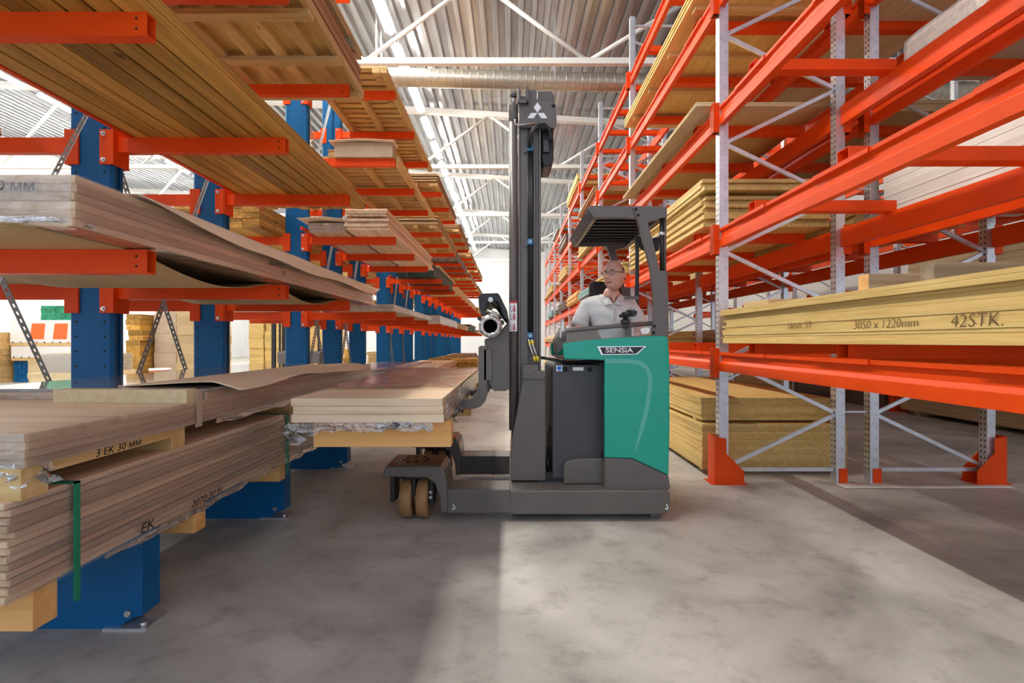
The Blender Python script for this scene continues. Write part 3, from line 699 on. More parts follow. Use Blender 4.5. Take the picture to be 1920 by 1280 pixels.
# forks
fo = [(913, 650), (910, 648), (900, 648), (897, 651), (897, 722), (894, 735), (886, 744), (872, 751.4), (700, 751.4), (640, 751.8), (640, 757), (700, 766), (888, 766), (901, 762), (909, 753), (913, 741)]
for d0 in (3.72, 4.48):
    MB().prism(P(fo, 3.72), d0, d0+.11).build('fork', 'truck', tk, .006)
    MB().box(X(908, 3.74), X(922, 3.74), d0, d0+.11, Z(712, 3.74), Z(655, 3.74)).build('fork_hook', 'truck', tk)
# battery
bt = pr('battery_case', [(1036, 690), (1042, 683), (1133, 683), (1133, 897), (1036, 897)], 3.73, 4.60, 'battery', .008)
for px in (1060, 1106): MB().cyl((X(px, 3.73), 3.73, Z(692, 3.73)), 'y', .020, -.002, .0, 16).build('lifting_eye', 'hole', bt)
MB().box(X(1043, 3.73), X(1054, 3.73), 3.7265, 3.73, Z(695.5, 3.73), Z(685, 3.73)).build('label', 'white_ink', bt)
MB().cyl((X(1048.5, 3.73), 3.7265, Z(690, 3.73)), 'y', .017, -.001, 0, 16).build('label_symbol', 'bluedot', bt)
MB().box(X(1074, 3.73), X(1094, 3.73), 3.7265, 3.73, Z(694.5, 3.73), Z(688, 3.73)).build('label', 'white_ink', bt)
pr('skirt', [(1057, 907), (1057, 874), (1061, 867), (1070, 863), (1088, 860), (1134, 860), (1134, 907)], 3.68, 3.73, 'truck', .008)
MB().box(X(1009, 3.73), X(1060, 3.73), 3.74, 4.58, Z(905, 3.73), Z(886, 3.73)).build('battery_tray', 'black', tk)
MB().tube(arc([(1030, 885), (1032, 850), (1027, 820), (1031, 800)], 3.8), .008, 6).build('cable', 'rubber', tk)
MB().tube(arc([(1027, 890), (1024, 860), (1029, 835)], 3.85), .01, 6).build('cable', 'rubber', tk)
for dy in (0, .05, .1):
    MB().tube([(X(a, 3.8+dy), 3.8+dy, Z(c, 3.8+dy)) for a, c in ((1012, 670), (1040, 674), (1065, 680), (1100, 677), (1130, 678), (1136, 690))], .011, 8).build('cable', 'rubber', tk)
# green body shell
gb = [(1056, 644), (1100, 638), (1160, 633.5), (1221, 630), (1248, 630), (1253, 634), (1255.5, 670), (1256, 800), (1254, 891), (1186, 859.5), (1134, 857.5), (1134, 675), (1058, 673)]
gp = pr('body_panel', gb, 3.57, 3.62, 'green', .008)
MB().prism(P(gb, 3.57), 4.70, 4.75).build('body_panel', 'green', tk, .008)
xr0, xr1 = X(1240, 3.57), X(1256, 3.57)
MB().box(xr0, xr1, 3.62, 4.70, Z(880, 3.57), Z(632, 3.57)).build('rear_panel', 'green', tk, .01)
pr('rear_skirt', [(1134, 857.8), (1186, 859.8), (1254, 891.5), (1257, 912), (1256, 919), (1134, 919)], 3.575, 4.745, 'truck', .01)
MB().box(X(1133, 3.73), X(1138, 3.73), 3.62, 4.70, Z(890, 3.57), .94).build('bulkhead', 'black', tk)
MB().box(X(1134, 3.57), xr0, 3.62, 4.70, .40, .44).build('cab_floor', 'black', tk)
MB().box(X(1058, 3.57), X(1134, 3.57), 3.62, 4.70, Z(675, 3.57), Z(672, 3.57)).build('dash_shelf', 'black', tk)
# pale sweep on the green panel
sw = [(1135, 677), (1180, 677), (1200, 680), (1213, 690), (1219, 706), (1219, 725), (1213, 765), (1203, 805), (1190, 846)]
o_, i_ = [], []
for k, (a, c) in enumerate(sw):
    t0 = sw[max(k-1, 0)]; t1 = sw[min(k+1, len(sw)-1)]; dx, dy = t1[0]-t0[0], t1[1]-t0[1]; q = math.hypot(dx, dy); w_ = 4.0 if k < len(sw)-1 else 1
    o_.append((a-dy/q*w_, c+dx/q*w_)); i_.append((a+dy/q*w_, c-dx/q*w_))
b = MB(); oo, ii = P(o_, 3.57), P(i_, 3.57); n = len(oo)
b.add([(p[0], 3.5685, p[1]) for p in oo]+[(p[0], 3.5685, p[1]) for p in ii], [(k, k+1, n+k+1, n+k) for k in range(n-1)]); b.build('pale_sweep', 'green2', gp)
# name plate
MB().prism(P([(1119, 649), (1212.5, 648.5), (1194, 664.5), (1127, 665.5)], 3.57), 3.562, 3.5695).build('name_plate', 'silver', gp, .001)
bl = MB().prism(P([(1124.5, 651), (1207, 650.2), (1192, 662.8), (1130, 663.5)], 3.57), 3.560, 3.5625).build('name_plate_face', 'black', gp)
text_mesh('SENSiA', .046, 'white_ink', (X(1161, 3.56), 3.5592, Z(656.8, 3.56)), FACE_CAM, gp, 'lettering', .0008, 0, 1.36, .0006)
# cab rim and screens
MB().tube(arc([(1057, 640), (1056.5, 625), (1062, 619.5), (1100, 616), (1160, 610.5), (1222, 606)], 3.60), .0165, 10).build('hand_rail', 'truck', tk)
pr('rim_panel', [(1059, 622), (1119, 617), (1127.5, 635), (1059, 643)], 3.595, 3.61, 'olive', .002)
pr('rim_screen', [(1121, 617), (1221, 609), (1221, 630), (1128, 636)], 3.60, 3.604, 'glass')
pr('rim_trim', [(1057, 641), (1221, 627), (1221, 631), (1160, 634.5), (1100, 639), (1057, 645)], 3.585, 3.615, 'olive', .002)
pr('sticker', [(1200, 618), (1204, 614.5), (1217, 614), (1218.5, 620), (1215, 625.5), (1204, 626)], 3.592, 3.595, 'white_ink')
# overhead guard
zr0, zr1 = Z(409, 3.6), Z(386, 3.6); xg0, xg1 = X(1101, 3.6), X(1250, 3.6); y0g, y1g = 3.60, 4.72
og = MB().prism(P([(1101, 390), (1106, 385), (1240, 386), (1249, 389), (1250, 408), (1216, 409), (1193, 410), (1170, 408.5), (1113, 408)], 3.6), 3.60, 3.64).build('overhead_guard', 'truck', tk, .006)
og2 = MB().prism(P([(1101, 390), (1106, 385), (1240, 386), (1249, 389), (1250, 408), (1113, 408)], 3.6), 4.68, 4.72).build('overhead_guard', 'truck', tk, .006)
MB().prism([(xg0, zr1-.015), (xg0+.03, zr1), (xg0+.075, zr0), (xg0+.045, zr0)], 3.64, 4.68).build('guard_visor', 'truck', og, .004)
MB().box(xg1-.05, xg1, 3.64, 4.68, zr0, zr1-.01).build('guard_rear_bar', 'truck', og, .006)
for k in range(9):
    yy_ = 3.74+k*.112
    b = MB(); b.prism([(yy_-.056, zr1-.072), (yy_+.056, zr1-.050), (yy_+.056, zr1-.040), (yy_-.056, zr1-.062)], xg0+.03, xg1-.05, 'x'); b.build('guard_slat', 'truck', og)
MB().box(xg0+.04, xg1-.05, 3.64, 4.68, zr1-.026, zr1-.02).build('guard_roof_sheet', 'battery', og)
pil = [(1185, 389), (1188, 387), (1249, 389), (1250, 408.5), (1238, 410), (1214, 417.5), (1224, 455), (1231, 485), (1236, 507), (1250, 508), (1252.5, 560), (1253, 631), (1222, 631), (1225, 600), (1226, 578), (1224, 545), (1219, 505), (1209, 462), (1196, 418)]
for d0, d1 in ((3.585, 3.635), (4.685, 4.735)):
    pl = MB().prism(P(pil, 3.6), d0, d1).build('guard_pillar', 'truck', tk, .004)
    b = MB()
    for px, py in ((1191, 393.5), (1195.5, 404.5), (1226, 611.5), (1224.5, 623.5)): b.cyl((X(px, 3.6), d0, Z(py, 3.6)), 'y', .011, -.003, .001, 10)
    b.build('screw', 'hole', pl)
MB().cyl((X(1242, 3.6), 3.61, 0), 'z', .017, Z(508, 3.6), Z(408, 3.6), 12).build('guard_post', 'black', tk)
MB().cyl((X(1247, 3.6), 3.61, 0), 'z', .012, Z(508, 3.6), Z(408, 3.6), 12).build('guard_post', 'truck', tk)
MB().box(X(1193, 4.5)-.015, X(1193, 4.5)+.015, 4.46, 4.49, 1.0, zr0+.02).build('guard_post', 'black', tk)
MB().cyl((X(1242, 3.6), 3.61, Z(438, 3.6)), 'z', .023, -.012, .012, 12).build('cable_clip', 'galv', tk)
MB().tube([(X(1237, 3.6), 3.60, Z(440, 3.6)), (X(1222, 3.6), 3.62, Z(447, 3.6))], .004, 6).build('mirror_arm', 'white_ink', tk)
b = MB(); pts = [(1190, 441), (1192, 452), (1198, 463), (1208, 470), (1222, 471), (1236, 470), (1238, 444), (1215, 446)]
b.prism(P(pts, 3.75), 3.75, 3.77); b.build('work_lamp_back', 'black', tk, .006)
# phone holder on the rail
ph = MB().box(X(1164, 3.6), X(1179, 3.6), 3.57, 3.62, Z(607, 3.6), Z(599, 3.6)).build('phone_holder', 'black', tk, .006)
b = MB(); b.tube([(X(1171, 3.6), 3.59, Z(600, 3.6)), (X(1171, 3.6), 3.58, Z(594, 3.6)), (X(1169, 3.6), 3.575, Z(590, 3.6)), (X(1182, 3.6), 3.565, Z(586, 3.6))], [.014, .016, .026, .024], 10)
b.tube([(X(1160, 3.6), 3.58, Z(593, 3.6)), (X(1168, 3.6), 3.575, Z(590, 3.6))], [.012, .018], 8); b.build('arm', 'black', ph)
b = MB(); b.cyl((X(1184, 3.6), 3.56, Z(586.5, 3.6)), 'y', .029, -.006, .012, 20); b.build('holder_disc', 'black', ph)
b = MB()
for k in (-1, 0, 1): b.cyl((X(1184+k*4.3, 3.6), 3.553, Z(581.5-(0 if k else .8), 3.6)), 'y', .0048, -.001, .001, 6)
b.build('disc_hole', 'white_ink', ph)
for a in (1168, 1175): MB().tube([(X(a, 3.6), 3.57, Z(606, 3.6)), (X(a, 3.6), 3.575, Z(617, 3.6))], .004, 6).build('clamp_bolt', 'black', ph)
# seat
SX = .82
st = MB().box(.712, 1.05, 4.08, 4.50, .84, .965).build('seat_cushion', 'seat', tk, .03)
MB().box(.74, 1.02, 4.12, 4.48, .44, .84).build('seat_base', 'black', tk)
MB().prism([(4.50, 1.0), (4.62, 1.0), (4.66, 1.78), (4.58, 1.80)], .712, 1.0, 'x').build('seat_back', 'seat', tk, .03)
MB().box(SX-.40, SX-.14, 3.66, 3.98, 1.13, 1.185).build('control_console', 'black', tk, .02)
# grey plastic cover and levers behind the mast
MB().prism(P([(1042, 636), (1050, 622), (1056, 612), (1058, 650), (1046, 664)], 3.9), 3.9, 4.2).build('console_cover', 'olive', tk, .006)
MB().prism(P([(1049, 632), (1055, 598), (1057, 598), (1057, 636)], 3.8), 3.80, 3.83).build('mirror', 'white_ink', tk, .003)

# ================================================================== LOAD ON THE FORKS
ld = thing('board_load', 'three thick oak boards on orange pine bearers lying across the truck forks, loosely film-wrapped', 'board load', (X(690, 2.73), 4.2, .66))
LX0, LX1, LY0, LY1, LZ = -1.175, -.357, 2.73, 5.67, .815
for k in range(3):
    o = MB().box(LX0+(.01 if k == 1 else 0)-.003*k, LX1-.004*k, LY0+.004*k, LY1, LZ+.0435*k, LZ+.0435*k+.0425).build('board', 'maple', ld, .0015, 1)
for yb, (xa, xb) in ((2.79, (-1.08, -.325)), (3.95, (-1.08, -.31)), (5.3, (-1.08, -.31))):
    MB().box(xa, xb, yb, yb+.09, .672, .8155).build('bearer', 'bearer', ld, .002, 1)
MB().box(-1.1, -.36, 2.885, 2.95, .800, .8155).build('spacer_lath', 'pinex', ld)
film_shell(LX0, LX1, 3.25, LY1, LZ-.01, LZ+.1305, ld, amp=.022, step=.06, sides='lrbt', seed=3)
film_shell(LX0, LX1, LY0, 3.25, LZ, LZ+.1305, ld, amp=.006, step=.06, sides='r', seed=5)
film_rag([(-1.22, 2.76, .80), (-1.0, 2.745, .815), (-.8, 2.74, .82), (-.6, 2.74, .822), (-.42, 2.745, .815)], .05, ld, 1, .10)
film_rag([(-1.20, 2.75, .81), (-1.15, 2.85, .82), (-1.2, 3.1, .81), (-1.18, 3.3, .80)], .10, ld, 4, .17)
film_rag([(-.345, 3.1, .83), (-.335, 3.6, .82), (-.33, 4.2, .82)], .05, ld, 8, .10)
film_rag([(-.7, 2.735, .82), (-.62, 2.725, .825), (-.52, 2.73, .82)], .06, ld, 12, .06)

# ================================================================== DRIVER
def skin_obj(verts, edges, radii, root, levels=2):
    me = bpy.data.meshes.new('skin'); me.from_pydata(verts, edges, []); o = bpy.data.objects.new('skin', me); COL.objects.link(o)
    o.modifiers.new('s', 'SKIN'); 
    lay = me.skin_vertices[0].data if me.skin_vertices else None
    for i, r in enumerate(radii):
        lay[i].radius = r if isinstance(r, tuple) else (r, r)
        lay[i].use_root = (i == root)
    s = o.modifiers.new('u', 'SUBSURF'); s.levels = levels; s.render_levels = levels
    dg = bpy.context.evaluated_depsgraph_get(); m = bpy.data.meshes.new_from_object(o.evaluated_get(dg)); bpy.data.objects.remove(o); bpy.data.meshes.remove(me); return m
HX, HY = .832, 4.10                                   # head axis
def joint_figure():
    v = [(SX+.05, 4.33, 1.06), (SX+.03, 4.34, 1.20), (SX, 4.30, 1.38), (SX+.005, 4.27, 1.53), (HX, 4.20, 1.615), (HX, 4.15, 1.69),
         (SX-.185, 4.27, 1.545), (SX-.245, 4.22, 1.40), (SX-.275, 4.15, 1.28), (SX-.22, 4.02, 1.22), (SX-.17, 3.90, 1.20), (SX-.15, 3.855, 1.195),
         (SX+.185, 4.27, 1.545), (SX+.240, 4.22, 1.42), (SX+.225, 4.12, 1.33), (SX+.19, 3.99, 1.25), (SX+.14, 3.91, 1.185), (SX+.125, 3.875, 1.165),
         (SX-.035, 4.28, 1.08), (SX-.025, 3.90, 1.04), (SX-.02, 3.84, .78), (SX-.015, 3.85, .52), (SX-.015, 3.76, .478),
         (SX+.135, 4.28, 1.08), (SX+.135, 3.90, 1.04), (SX+.13, 3.84, .78), (SX+.125, 3.85, .52), (SX+.125, 3.76, .478)]
    e = [(0,1),(1,2),(2,3),(3,4),(4,5),(3,6),(6,7),(7,8),(8,9),(9,10),(10,11),(3,12),(12,13),(13,14),(14,15),(15,16),(16,17),(0,18),(18,19),(19,20),(20,21),(21,22),(0,23),(23,24),(24,25),(25,26),(26,27)]
    r = [(.15,.11),(.155,.12),(.155,.115),(.14,.095),.074,.070, .062,.052,.045,.04,.032,.028, .062,.052,.045,.04,.032,.028, .08,.07,.055,.045,.04, .08,.07,.055,.045,.04]
    return v, e, r
v, e, r = joint_figure()
body = bmesh.new(); body.from_mesh(skin_obj(v, e, r, 0))
def add_mesh(me): body.from_mesh(me)
# hands: palm and five fingers closed on the controls
for wx, wy, wz, s in ((SX-.15, 3.855, 1.195, -1), (SX+.125, 3.875, 1.165, 1)):
    hv = [(wx, wy, wz), (wx, wy-.05, wz)]; he = [(0, 1)]; hr = [(.026, .017), (.036, .018)]
    for k, ln in enumerate((.85, 1.0, .95, .75)):
        q = (k-1.5)*.0185; i0 = len(hv)
        hv += [(wx+q, wy-.075, wz+.002), (wx+q*1.05, wy-.075-.030*ln, wz-.002), (wx+q*1.05, wy-.075-.048*ln, wz-.022), (wx+q*1.05, wy-.075-.046*ln, wz-.042)]
        he += [(1, i0), (i0, i0+1), (i0+1, i0+2), (i0+2, i0+3)]; hr += [.0095, .009, .0085, .008]
    i0 = len(hv); hv += [(wx-s*.035, wy-.03, wz-.006), (wx-s*.050, wy-.058, wz-.014), (wx-s*.048, wy-.082, wz-.022)]; he += [(0, i0), (i0, i0+1), (i0+1, i0+2)]; hr += [.011, .0105, .009]
    add_mesh(skin_obj(hv, he, hr, 0, 1))
# head: a sphere pushed into skull, brow, nose, lips, chin and jaw, then turned to the driver's right
hd = bmesh.new(); bmesh.ops.create_icosphere(hd, subdivisions=5, radius=1)
def g2(a, b_, ca, cb, sa, sb): return math.exp(-((a-ca)/sa)**2-((b_-cb)/sb)**2)
for vt in hd.verts:
    n = vt.co.copy(); x_, y_, z_ = n
    wx = .086 if z_ > -.1 else .086-.006*min(1, (-.1-z_)/.8)
    p = Vector((x_*wx, y_*(.098 if y_ > 0 else .092), z_*(.122 if z_ > 0 else .128)))
    if y_ < 0:
        a, c = p.x, p.z; f_ = 0
        f_ += .026*g2(a, c, 0, -.022, .013, .016)+.012*g2(a, c, 0, .004, .008, .022)        # nose
        f_ += .008*g2(abs(a), c, .030, .028, .020, .009)                                    # brow
        f_ -= .013*g2(abs(a), c, .031, .010, .014, .010)                                    # eye sockets
        f_ += .006*g2(abs(a), c, .042, -.020, .018, .018)                                   # cheeks
        f_ += .010*g2(a, c, 0, -.056, .022, .007)-.005*g2(a, c, 0, -.0615, .026, .003)+.009*g2(a, c, 0, -.068, .018, .006)
        f_ += .016*g2(a, c, 0, -.098, .024, .016)                                           # chin
        p.y -= f_
    if z_ < -.35: p.x *= 1.06                           # heavy jaw
    vt.co = p
YAW = math.radians(-38); HC = Vector((HX, HY, 1.785))
HM = Matrix.Translation(HC) @ Matrix.Rotation(YAW, 4, 'Z') @ Matrix.Rotation(math.radians(2), 4, 'X') @ Matrix.Diagonal((.98, .98, .98, 1))
for s in (-1, 1):
    ear = bmesh.ops.create_icosphere(hd, subdivisions=3, radius=1)
    for vt in ear['verts']:
        q = vt.co; ang = .25; vt.co = Vector((s*(.086+.010*q.x+.006*max(0, q.y)), .012+.019*q.y, .0+.033*q.z))
me_h = bpy.data.meshes.new('h'); hd.to_mesh(me_h); me_h.transform(HM); add_mesh(me_h)
me_b = bpy.data.meshes.new('person'); off = Vector((SX, 4.25, .44))
bmesh.ops.translate(body, verts=body.verts, vec=-off); body.to_mesh(me_b); me_b.materials.append(M['skin'])
man = bpy.data.objects.new('person', me_b); COL.objects.link(man); man.location = off
rm = man.modifiers.new('remesh', 'REMESH'); rm.mode = 'VOXEL'; rm.voxel_size = .0048; rm.use_smooth_shade = True
sm = man.modifiers.new('smooth', 'SMOOTH'); sm.factor = .5; sm.iterations = 2
dg = bpy.context.evaluated_depsgraph_get(); me2 = bpy.data.meshes.new_from_object(man.evaluated_get(dg)); man.modifiers.clear(); man.data = me2; me2.name = 'person'
for p_ in me2.polygons: p_.use_smooth = True
tag(man, 'balding man in glasses and pale grey polo shirt seated in the truck cab looking sideways', 'person')
def child(me, name, m, smooth=True, mat4=None):
    if mat4 is not None: me.transform(mat4)
    me.transform(Matrix.Translation(-off)); me.materials.clear(); me.materials.append(M[m])
    if smooth:
        for p_ in me.polygons: p_.use_smooth = True
    o = bpy.data.objects.new(name, me); COL.objects.link(o); o.parent = man; return o
# polo shirt: torso and short sleeves over the body
sv = [(SX+.05, 4.33, 1.06), (SX+.03, 4.335, 1.20), (SX, 4.295, 1.38), (SX+.005, 4.265, 1.525), (HX-.002, 4.205, 1.598), (SX-.185, 4.265, 1.535), (SX-.243, 4.22, 1.415), (SX-.262, 4.19, 1.355), (SX+.185, 4.265, 1.535), (SX+.240, 4.22, 1.425), (SX+.245, 4.18, 1.37)]
se = [(0,1),(1,2),(2,3),(3,4),(3,5),(5,6),(6,7),(3,8),(8,9),(9,10)]
sr = [(.165,.135),(.175,.145),(.178,.138),(.160,.118),(.094,.090),(.083,.08),.078,.074,(.083,.08),.078,.074]
bs = bmesh.new(); bs.from_mesh(skin_obj(sv, se, sr, 0, 3)); 
for vt in bs.verts:                                    # soft folds across the front
    q = vt.co; f_ = .004*math.sin(q.z*60+q.x*25+3*math.sin(q.x*14)); vt.co = q+Vector((0, f_ if q.y < 4.25 else 0, 0))
ms = bpy.data.meshes.new('shirt'); bs.to_mesh(ms); child(ms, 'polo_shirt', 'shirt')
tv = [(SX+.05, 4.33, 1.04), (SX-.035, 4.28, 1.08), (SX-.025, 3.90, 1.04), (SX-.02, 3.84, .78), (SX-.015, 3.85, .55), (SX+.135, 4.28, 1.08), (SX+.135, 3.90, 1.04), (SX+.13, 3.84, .78), (SX+.125, 3.85, .55)]
child(skin_obj(tv, [(0,1),(1,2),(2,3),(3,4),(0,5),(5,6),(6,7),(7,8)], [(.155,.12),.088,.08,.068,.06,.088,.08,.068,.06], 0), 'trousers', 'trouser')
# collar flaps and placket
def mbm(b): return b.mesh('m', None)
for s in (-1, 1):
    b = MB(); x0 = HX; y = 4.125
    p = [(x0+s*.006, y-.012, 1.555), (x0+s*.060, y-.004, 1.545), (x0+s*.100, y+.05, 1.605), (x0+s*.088, y+.11, 1.645), (x0+s*.062, y+.035, 1.632), (x0+s*.03, y-.002, 1.595)]
    p2 = [(a, c+.008, z-.004) for a, c, z in p]; n = 6
    b.add(p+p2, [tuple(range(n)), tuple(range(2*n-1, n-1, -1))]+[(i, (i+1) % n, n+(i+1) % n, n+i) for i in range(n)]); child(mbm(b), 'collar', 'shirt', False)
b = MB(); b.prism([(HX-.022, 1.632), (HX+.026, 1.632), (HX+.002, 1.570)], 4.103, 4.15); child(mbm(b), 'open_neck', 'skin', False)
b = MB(); b.box(HX-.001, HX+.0015, 4.098, 4.12, 1.42, 1.548); child(mbm(b), 'placket', 'shirt', False)
b = MB(); b.box(X(1172, 4.1), X(1198, 4.1), 4.118, 4.124, Z(561, 4.1), Z(554.5, 4.1)); child(mbm(b), 'name_badge', 'olive', False)
# hair: short fringe round the sides and back
hb = bmesh.new(); bmesh.ops.create_icosphere(hb, subdivisions=5, radius=1)
kill = [vt for vt in hb.verts if not (-.45 < vt.co.z < (.46+.22*vt.co.y) and vt.co.y > (-.12 if vt.co.z > .05 else .22+.0*vt.co.z))]
bmesh.ops.delete(hb, geom=kill, context='VERTS')
for vt in hb.verts:
    n = vt.co; k = 1.02+.012*mnoise.noise(n*14); vt.co = Vector((n.x*.0872*k, n.y*.0985*k, n.z*.1225*k))
mh = bpy.data.meshes.new('hair'); hb.to_mesh(mh); child(mh, 'hair', 'hair', True, HM)
for s in (-1, 1):
    b = MB(); b.ball((s*.031, -.074, .011), (.0115, .0105, .0100), 8); ey = child(mbm(b), 'eye', 'eye', True, HM)
    b = MB(); b.ball((s*.031-.005, -.0825, .011), (.0048, .003, .0052), 6); child(mbm(b), 'iris', 'hair', True, HM)
    b = MB(); b.tube([(s*.013, -.094, .029), (s*.030, -.092, .034), (s*.048, -.078, .029)], [.003, .0042, .0025], 6); child(mbm(b), 'eyebrow', 'hair', True, HM)
b = MB(); b.tube([(-.024, -.083, -.0625), (-.010, -.0965, -.0605), (0, -.0975, -.0615), (.010, -.0965, -.0605), (.024, -.083, -.0625)], [.002, .004, .0038, .004, .002], 8)
lp = child(mbm(b), 'mouth', pmat('lips', (.40, .13, .10), .5) and 'skin', True, HM); lp.data.materials.clear(); lp.data.materials.append(bpy.data.materials['lips'])
# glasses
b = MB()
for s in (-1, 1):
    ov = [(s*.031+.0225*math.cos(2*PI*k/16), -.108+.010*(abs(math.cos(2*PI*k/16))*.3)+abs(s*.031+.0225*math.cos(2*PI*k/16))*.15, .008+.0155*math.sin(2*PI*k/16)) for k in range(17)]
    b.tube(ov, .0016, 6); b.tube([(s*.0535, -.099, .013), (s*.074, -.088, .015), (s*.091, -.02, .014), (s*.093, .015, .010)], .0022, 6)
b.tube([(-.009, -.108, .012), (0, -.112, .015), (.009, -.108, .012)], .0016, 6)
gl = child(mbm(b), 'glasses', 'hole', True, HM)
ORD2 = ['lowest', 'second', 'third', 'fourth', 'fifth', 'sixth', 'seventh', 'eighth', 'ninth', 'tenth', 'eleventh', 'twelfth', 'thirteenth', 'fourteenth', 'fifteenth', 'sixteenth', 'seventeenth', 'eighteenth']
# ================================================================== GOODS ON THE FIRST CANTILEVER RACK
# --- floor level: long pack in film on pine bearers resting on the rack bases
BT = .453
pk = thing('wrapped_board_pack', 'long green-strapped pack of many oak boards in clear film on the blue rack bases', 'board pack', (-2.1, 3.0, BT))
PB = BT+.002
for yb in (1.62, 2.45, 3.35, 4.6):
    MB().box(-2.7, -1.52, yb, yb+.09, PB-.128, PB+.001).build('bearer', 'bearer', pk, .002, 1)
z = PB; nb = 13; tb = .0215
for k in range(nb):
    inst(boxmesh(1.20, 3.95-(.02 if k % 3 else 0), tb, 'oak'), 'board', (-2.12+random.uniform(-.006, .006)+2.1, 3.515-3.0+random.uniform(-.012, .012), z-BT), pk); z += tb+.0022
PK1 = z
film_shell(-2.72, -1.514, 1.52, 5.50, PB, PK1, pk, amp=.010, step=.07, sides='rf', seed=2)
for ys in (1.75, 3.42):
    b = MB(); b.box(-1.502, -1.494, ys, ys+.02, PB-.098, PK1+.004); b.box(-2.72, -1.494, ys, ys+.02, PK1-.002, PK1+.004); b.build('strap', 'strap', pk)
film_rag([(-1.51, 1.9, PB+.002), (-1.50, 2.5, PB+.002), (-1.51, 3.2, PB+.002)], .02, pk, 21, .05)
film_rag([(-1.52, 3.25, PB+.006), (-1.50, 3.9, PB+.002), (-1.51, 4.5, PB+.002)], .03, pk, 25, .06)
text_mesh('EK', .055, 'ink', (-1.497, 2.10, PB+.032), FACE_RIGHT, pk, 'handwriting', .0004, .2, 1.3)
text_mesh('2070·30·91', .045, 'ink', (-1.497, 2.52, PB+.027), FACE_RIGHT, pk, 'handwriting', .0004, .3, 1.3)
# --- second pack on battens
p2 = thing('wrapped_board_pack', 'film-wrapped pack of thick oak boards on pine battens atop the low strapped pack', 'board pack', (-2.1, 3.4, PK1))
for yb, xe in ((1.56, -1.50), (2.30, -1.53), (3.55, -1.50), (4.8, -1.52)):
    MB().box(-2.72, xe, yb, yb+.095, PK1-.003, PK1+.0955).build('batten', 'pinex', p2, .002, 1)
MB().box(-1.60, -1.512, 1.66, 2.30, PK1+.060, PK1+.0955).build('marked_lath', 'piney', p2, .001, 1)
text_mesh('3 EK 30 мм', .040, 'ink', (-1.5115, 1.97, PK1+.077), FACE_RIGHT, p2, 'handwriting', .0004, .15, 1.15)
z = PK1+.095
for k in range(4):
    inst(boxmesh(1.22, 3.93, .0265, 'oak' if k < 3 else 'maple'), 'board', (-.01+random.uniform(-.004, .004), .14+random.uniform(-.006, .006), z-PK1), p2); z += .0268
PK2 = z
film_shell(-2.72, -1.498, 1.575, 5.50, PK1+.095, PK2, p2, amp=.008, step=.07, sides='rf', seed=9)
film_rag([(-1.62, 1.56, PK1+.10), (-1.52, 1.565, PK1+.11), (-1.49, 1.66, PK1+.10)], .06, p2, 31, .11)
film_rag([(-1.50, 2.6, PK1+.10), (-1.49, 3.2, PK1+.10), (-1.50, 3.9, PK1+.10)], .02, p2, 33, .06)
MB().box(-1.497, -1.488, 2.42, 2.46, PK1+.08, PK2+.053).build('tape', 'card', p2)
# --- glossy panels on top, a loose offcut, and a torn paper sheet
p3 = thing('wrapped_panel_pack', 'glossy film-covered veneer panels lying over the back of the upper oak pack', 'panel pack', (-2.1, 4.0, PK2))
z = PK2
for k in range(3):
    inst(boxmesh(1.215, 2.95, .017, 'oak' if k < 2 else 'laminate'), 'panel', (-.005, -.02, z-PK2), p3); z += .0172
PK3 = z
film_shell(-2.71, -1.50, 2.51, 5.45, PK2, PK3, p3, amp=.004, step=.1, sides='rf', seed=15)
tag(MB().box(-2.12, -1.50, 2.36, 2.43, PK2, PK2+.062).build('board_offcut', 'mdf_pale', None, .001, 1), 'short pale board offcut lying across the wrapped oak pack', 'board')
def paper(u, v):
    y = 2.62+v*2.5; x = -2.02+u*(.60+.035*math.sin(v*8+1))
    z = PK3+.005+.034*max(0, math.sin(v*PI*1.7+.5))*u+.016*max(0, math.sin(u*3+v*6))*u
    if u > .78: z -= (u-.78)*.22*(.6+.4*math.sin(v*9+.5))
    if x < -1.49: z = max(z, PK3+.003)
    return (x, y, z)
tag(sheet(paper, 24, 60, 'paper_sheet', 'paper'), 'torn brown paper sheet curling over the wrapped panels', 'paper')
# --- first arm level: wrapped pack with card sheets
L1 = LEV[0]
def sag(u, v):
    y = 1.75+v*3.9; x = -2.68+u*.98; s = 0
    for a, c in ((2.27, 3.65), (3.65, 5.05)):
        if a+.06 < y < c-.06: s = math.sin((y-a-.06)/(c-a-.12)*PI)
    return (x, y, L1+.005-.085*s)
tag(sheet(sag, 8, 48, 'fibre_sheet', 'chip', None, .004), 'thin sagging fibre sheet hanging beneath the wrapped pack between rack arms', 'sheet')
p4 = thing('wrapped_board_pack', 'plastic-wrapped pack of oak boards marked 30 mm on the lower orange arms', 'board pack', (-2.12, 3.8, L1+.006))
z = L1+.006
for k in range(6):
    inst(boxmesh(1.12, 3.95, .031, 'oak'), 'board', (random.uniform(-.004, .004), .0+random.uniform(-.01, .01), z-L1-.006), p4); z += .0313
PK4 = z
film_shell(-2.68, -1.558, 1.815, 5.785, L1+.009, PK4, p4, amp=.013, step=.06, sides='rf', seed=41)
film_shell(-2.68, -1.558, 1.815, 5.785, L1+.0095, PK4, p4, amp=.001, step=.09, sides='u', seed=42)
film_rag([(-2.3, 1.80, L1+.045), (-1.9, 1.80, L1+.04), (-1.6, 1.80, L1+.035), (-1.55, 1.9, L1+.03)], .03, p4, 43, .04)
text_mesh('30 мм', .050, 'ink', (-1.77, 1.806, PK4-.047), FACE_CAM, p4, 'handwriting', .0004, .1, 1.2)
text_mesh('20117.7', .045, 'ink', (-1.543, 3.35, L1+.10), FACE_RIGHT, p4, 'handwriting', .0004, .3, 1.4)
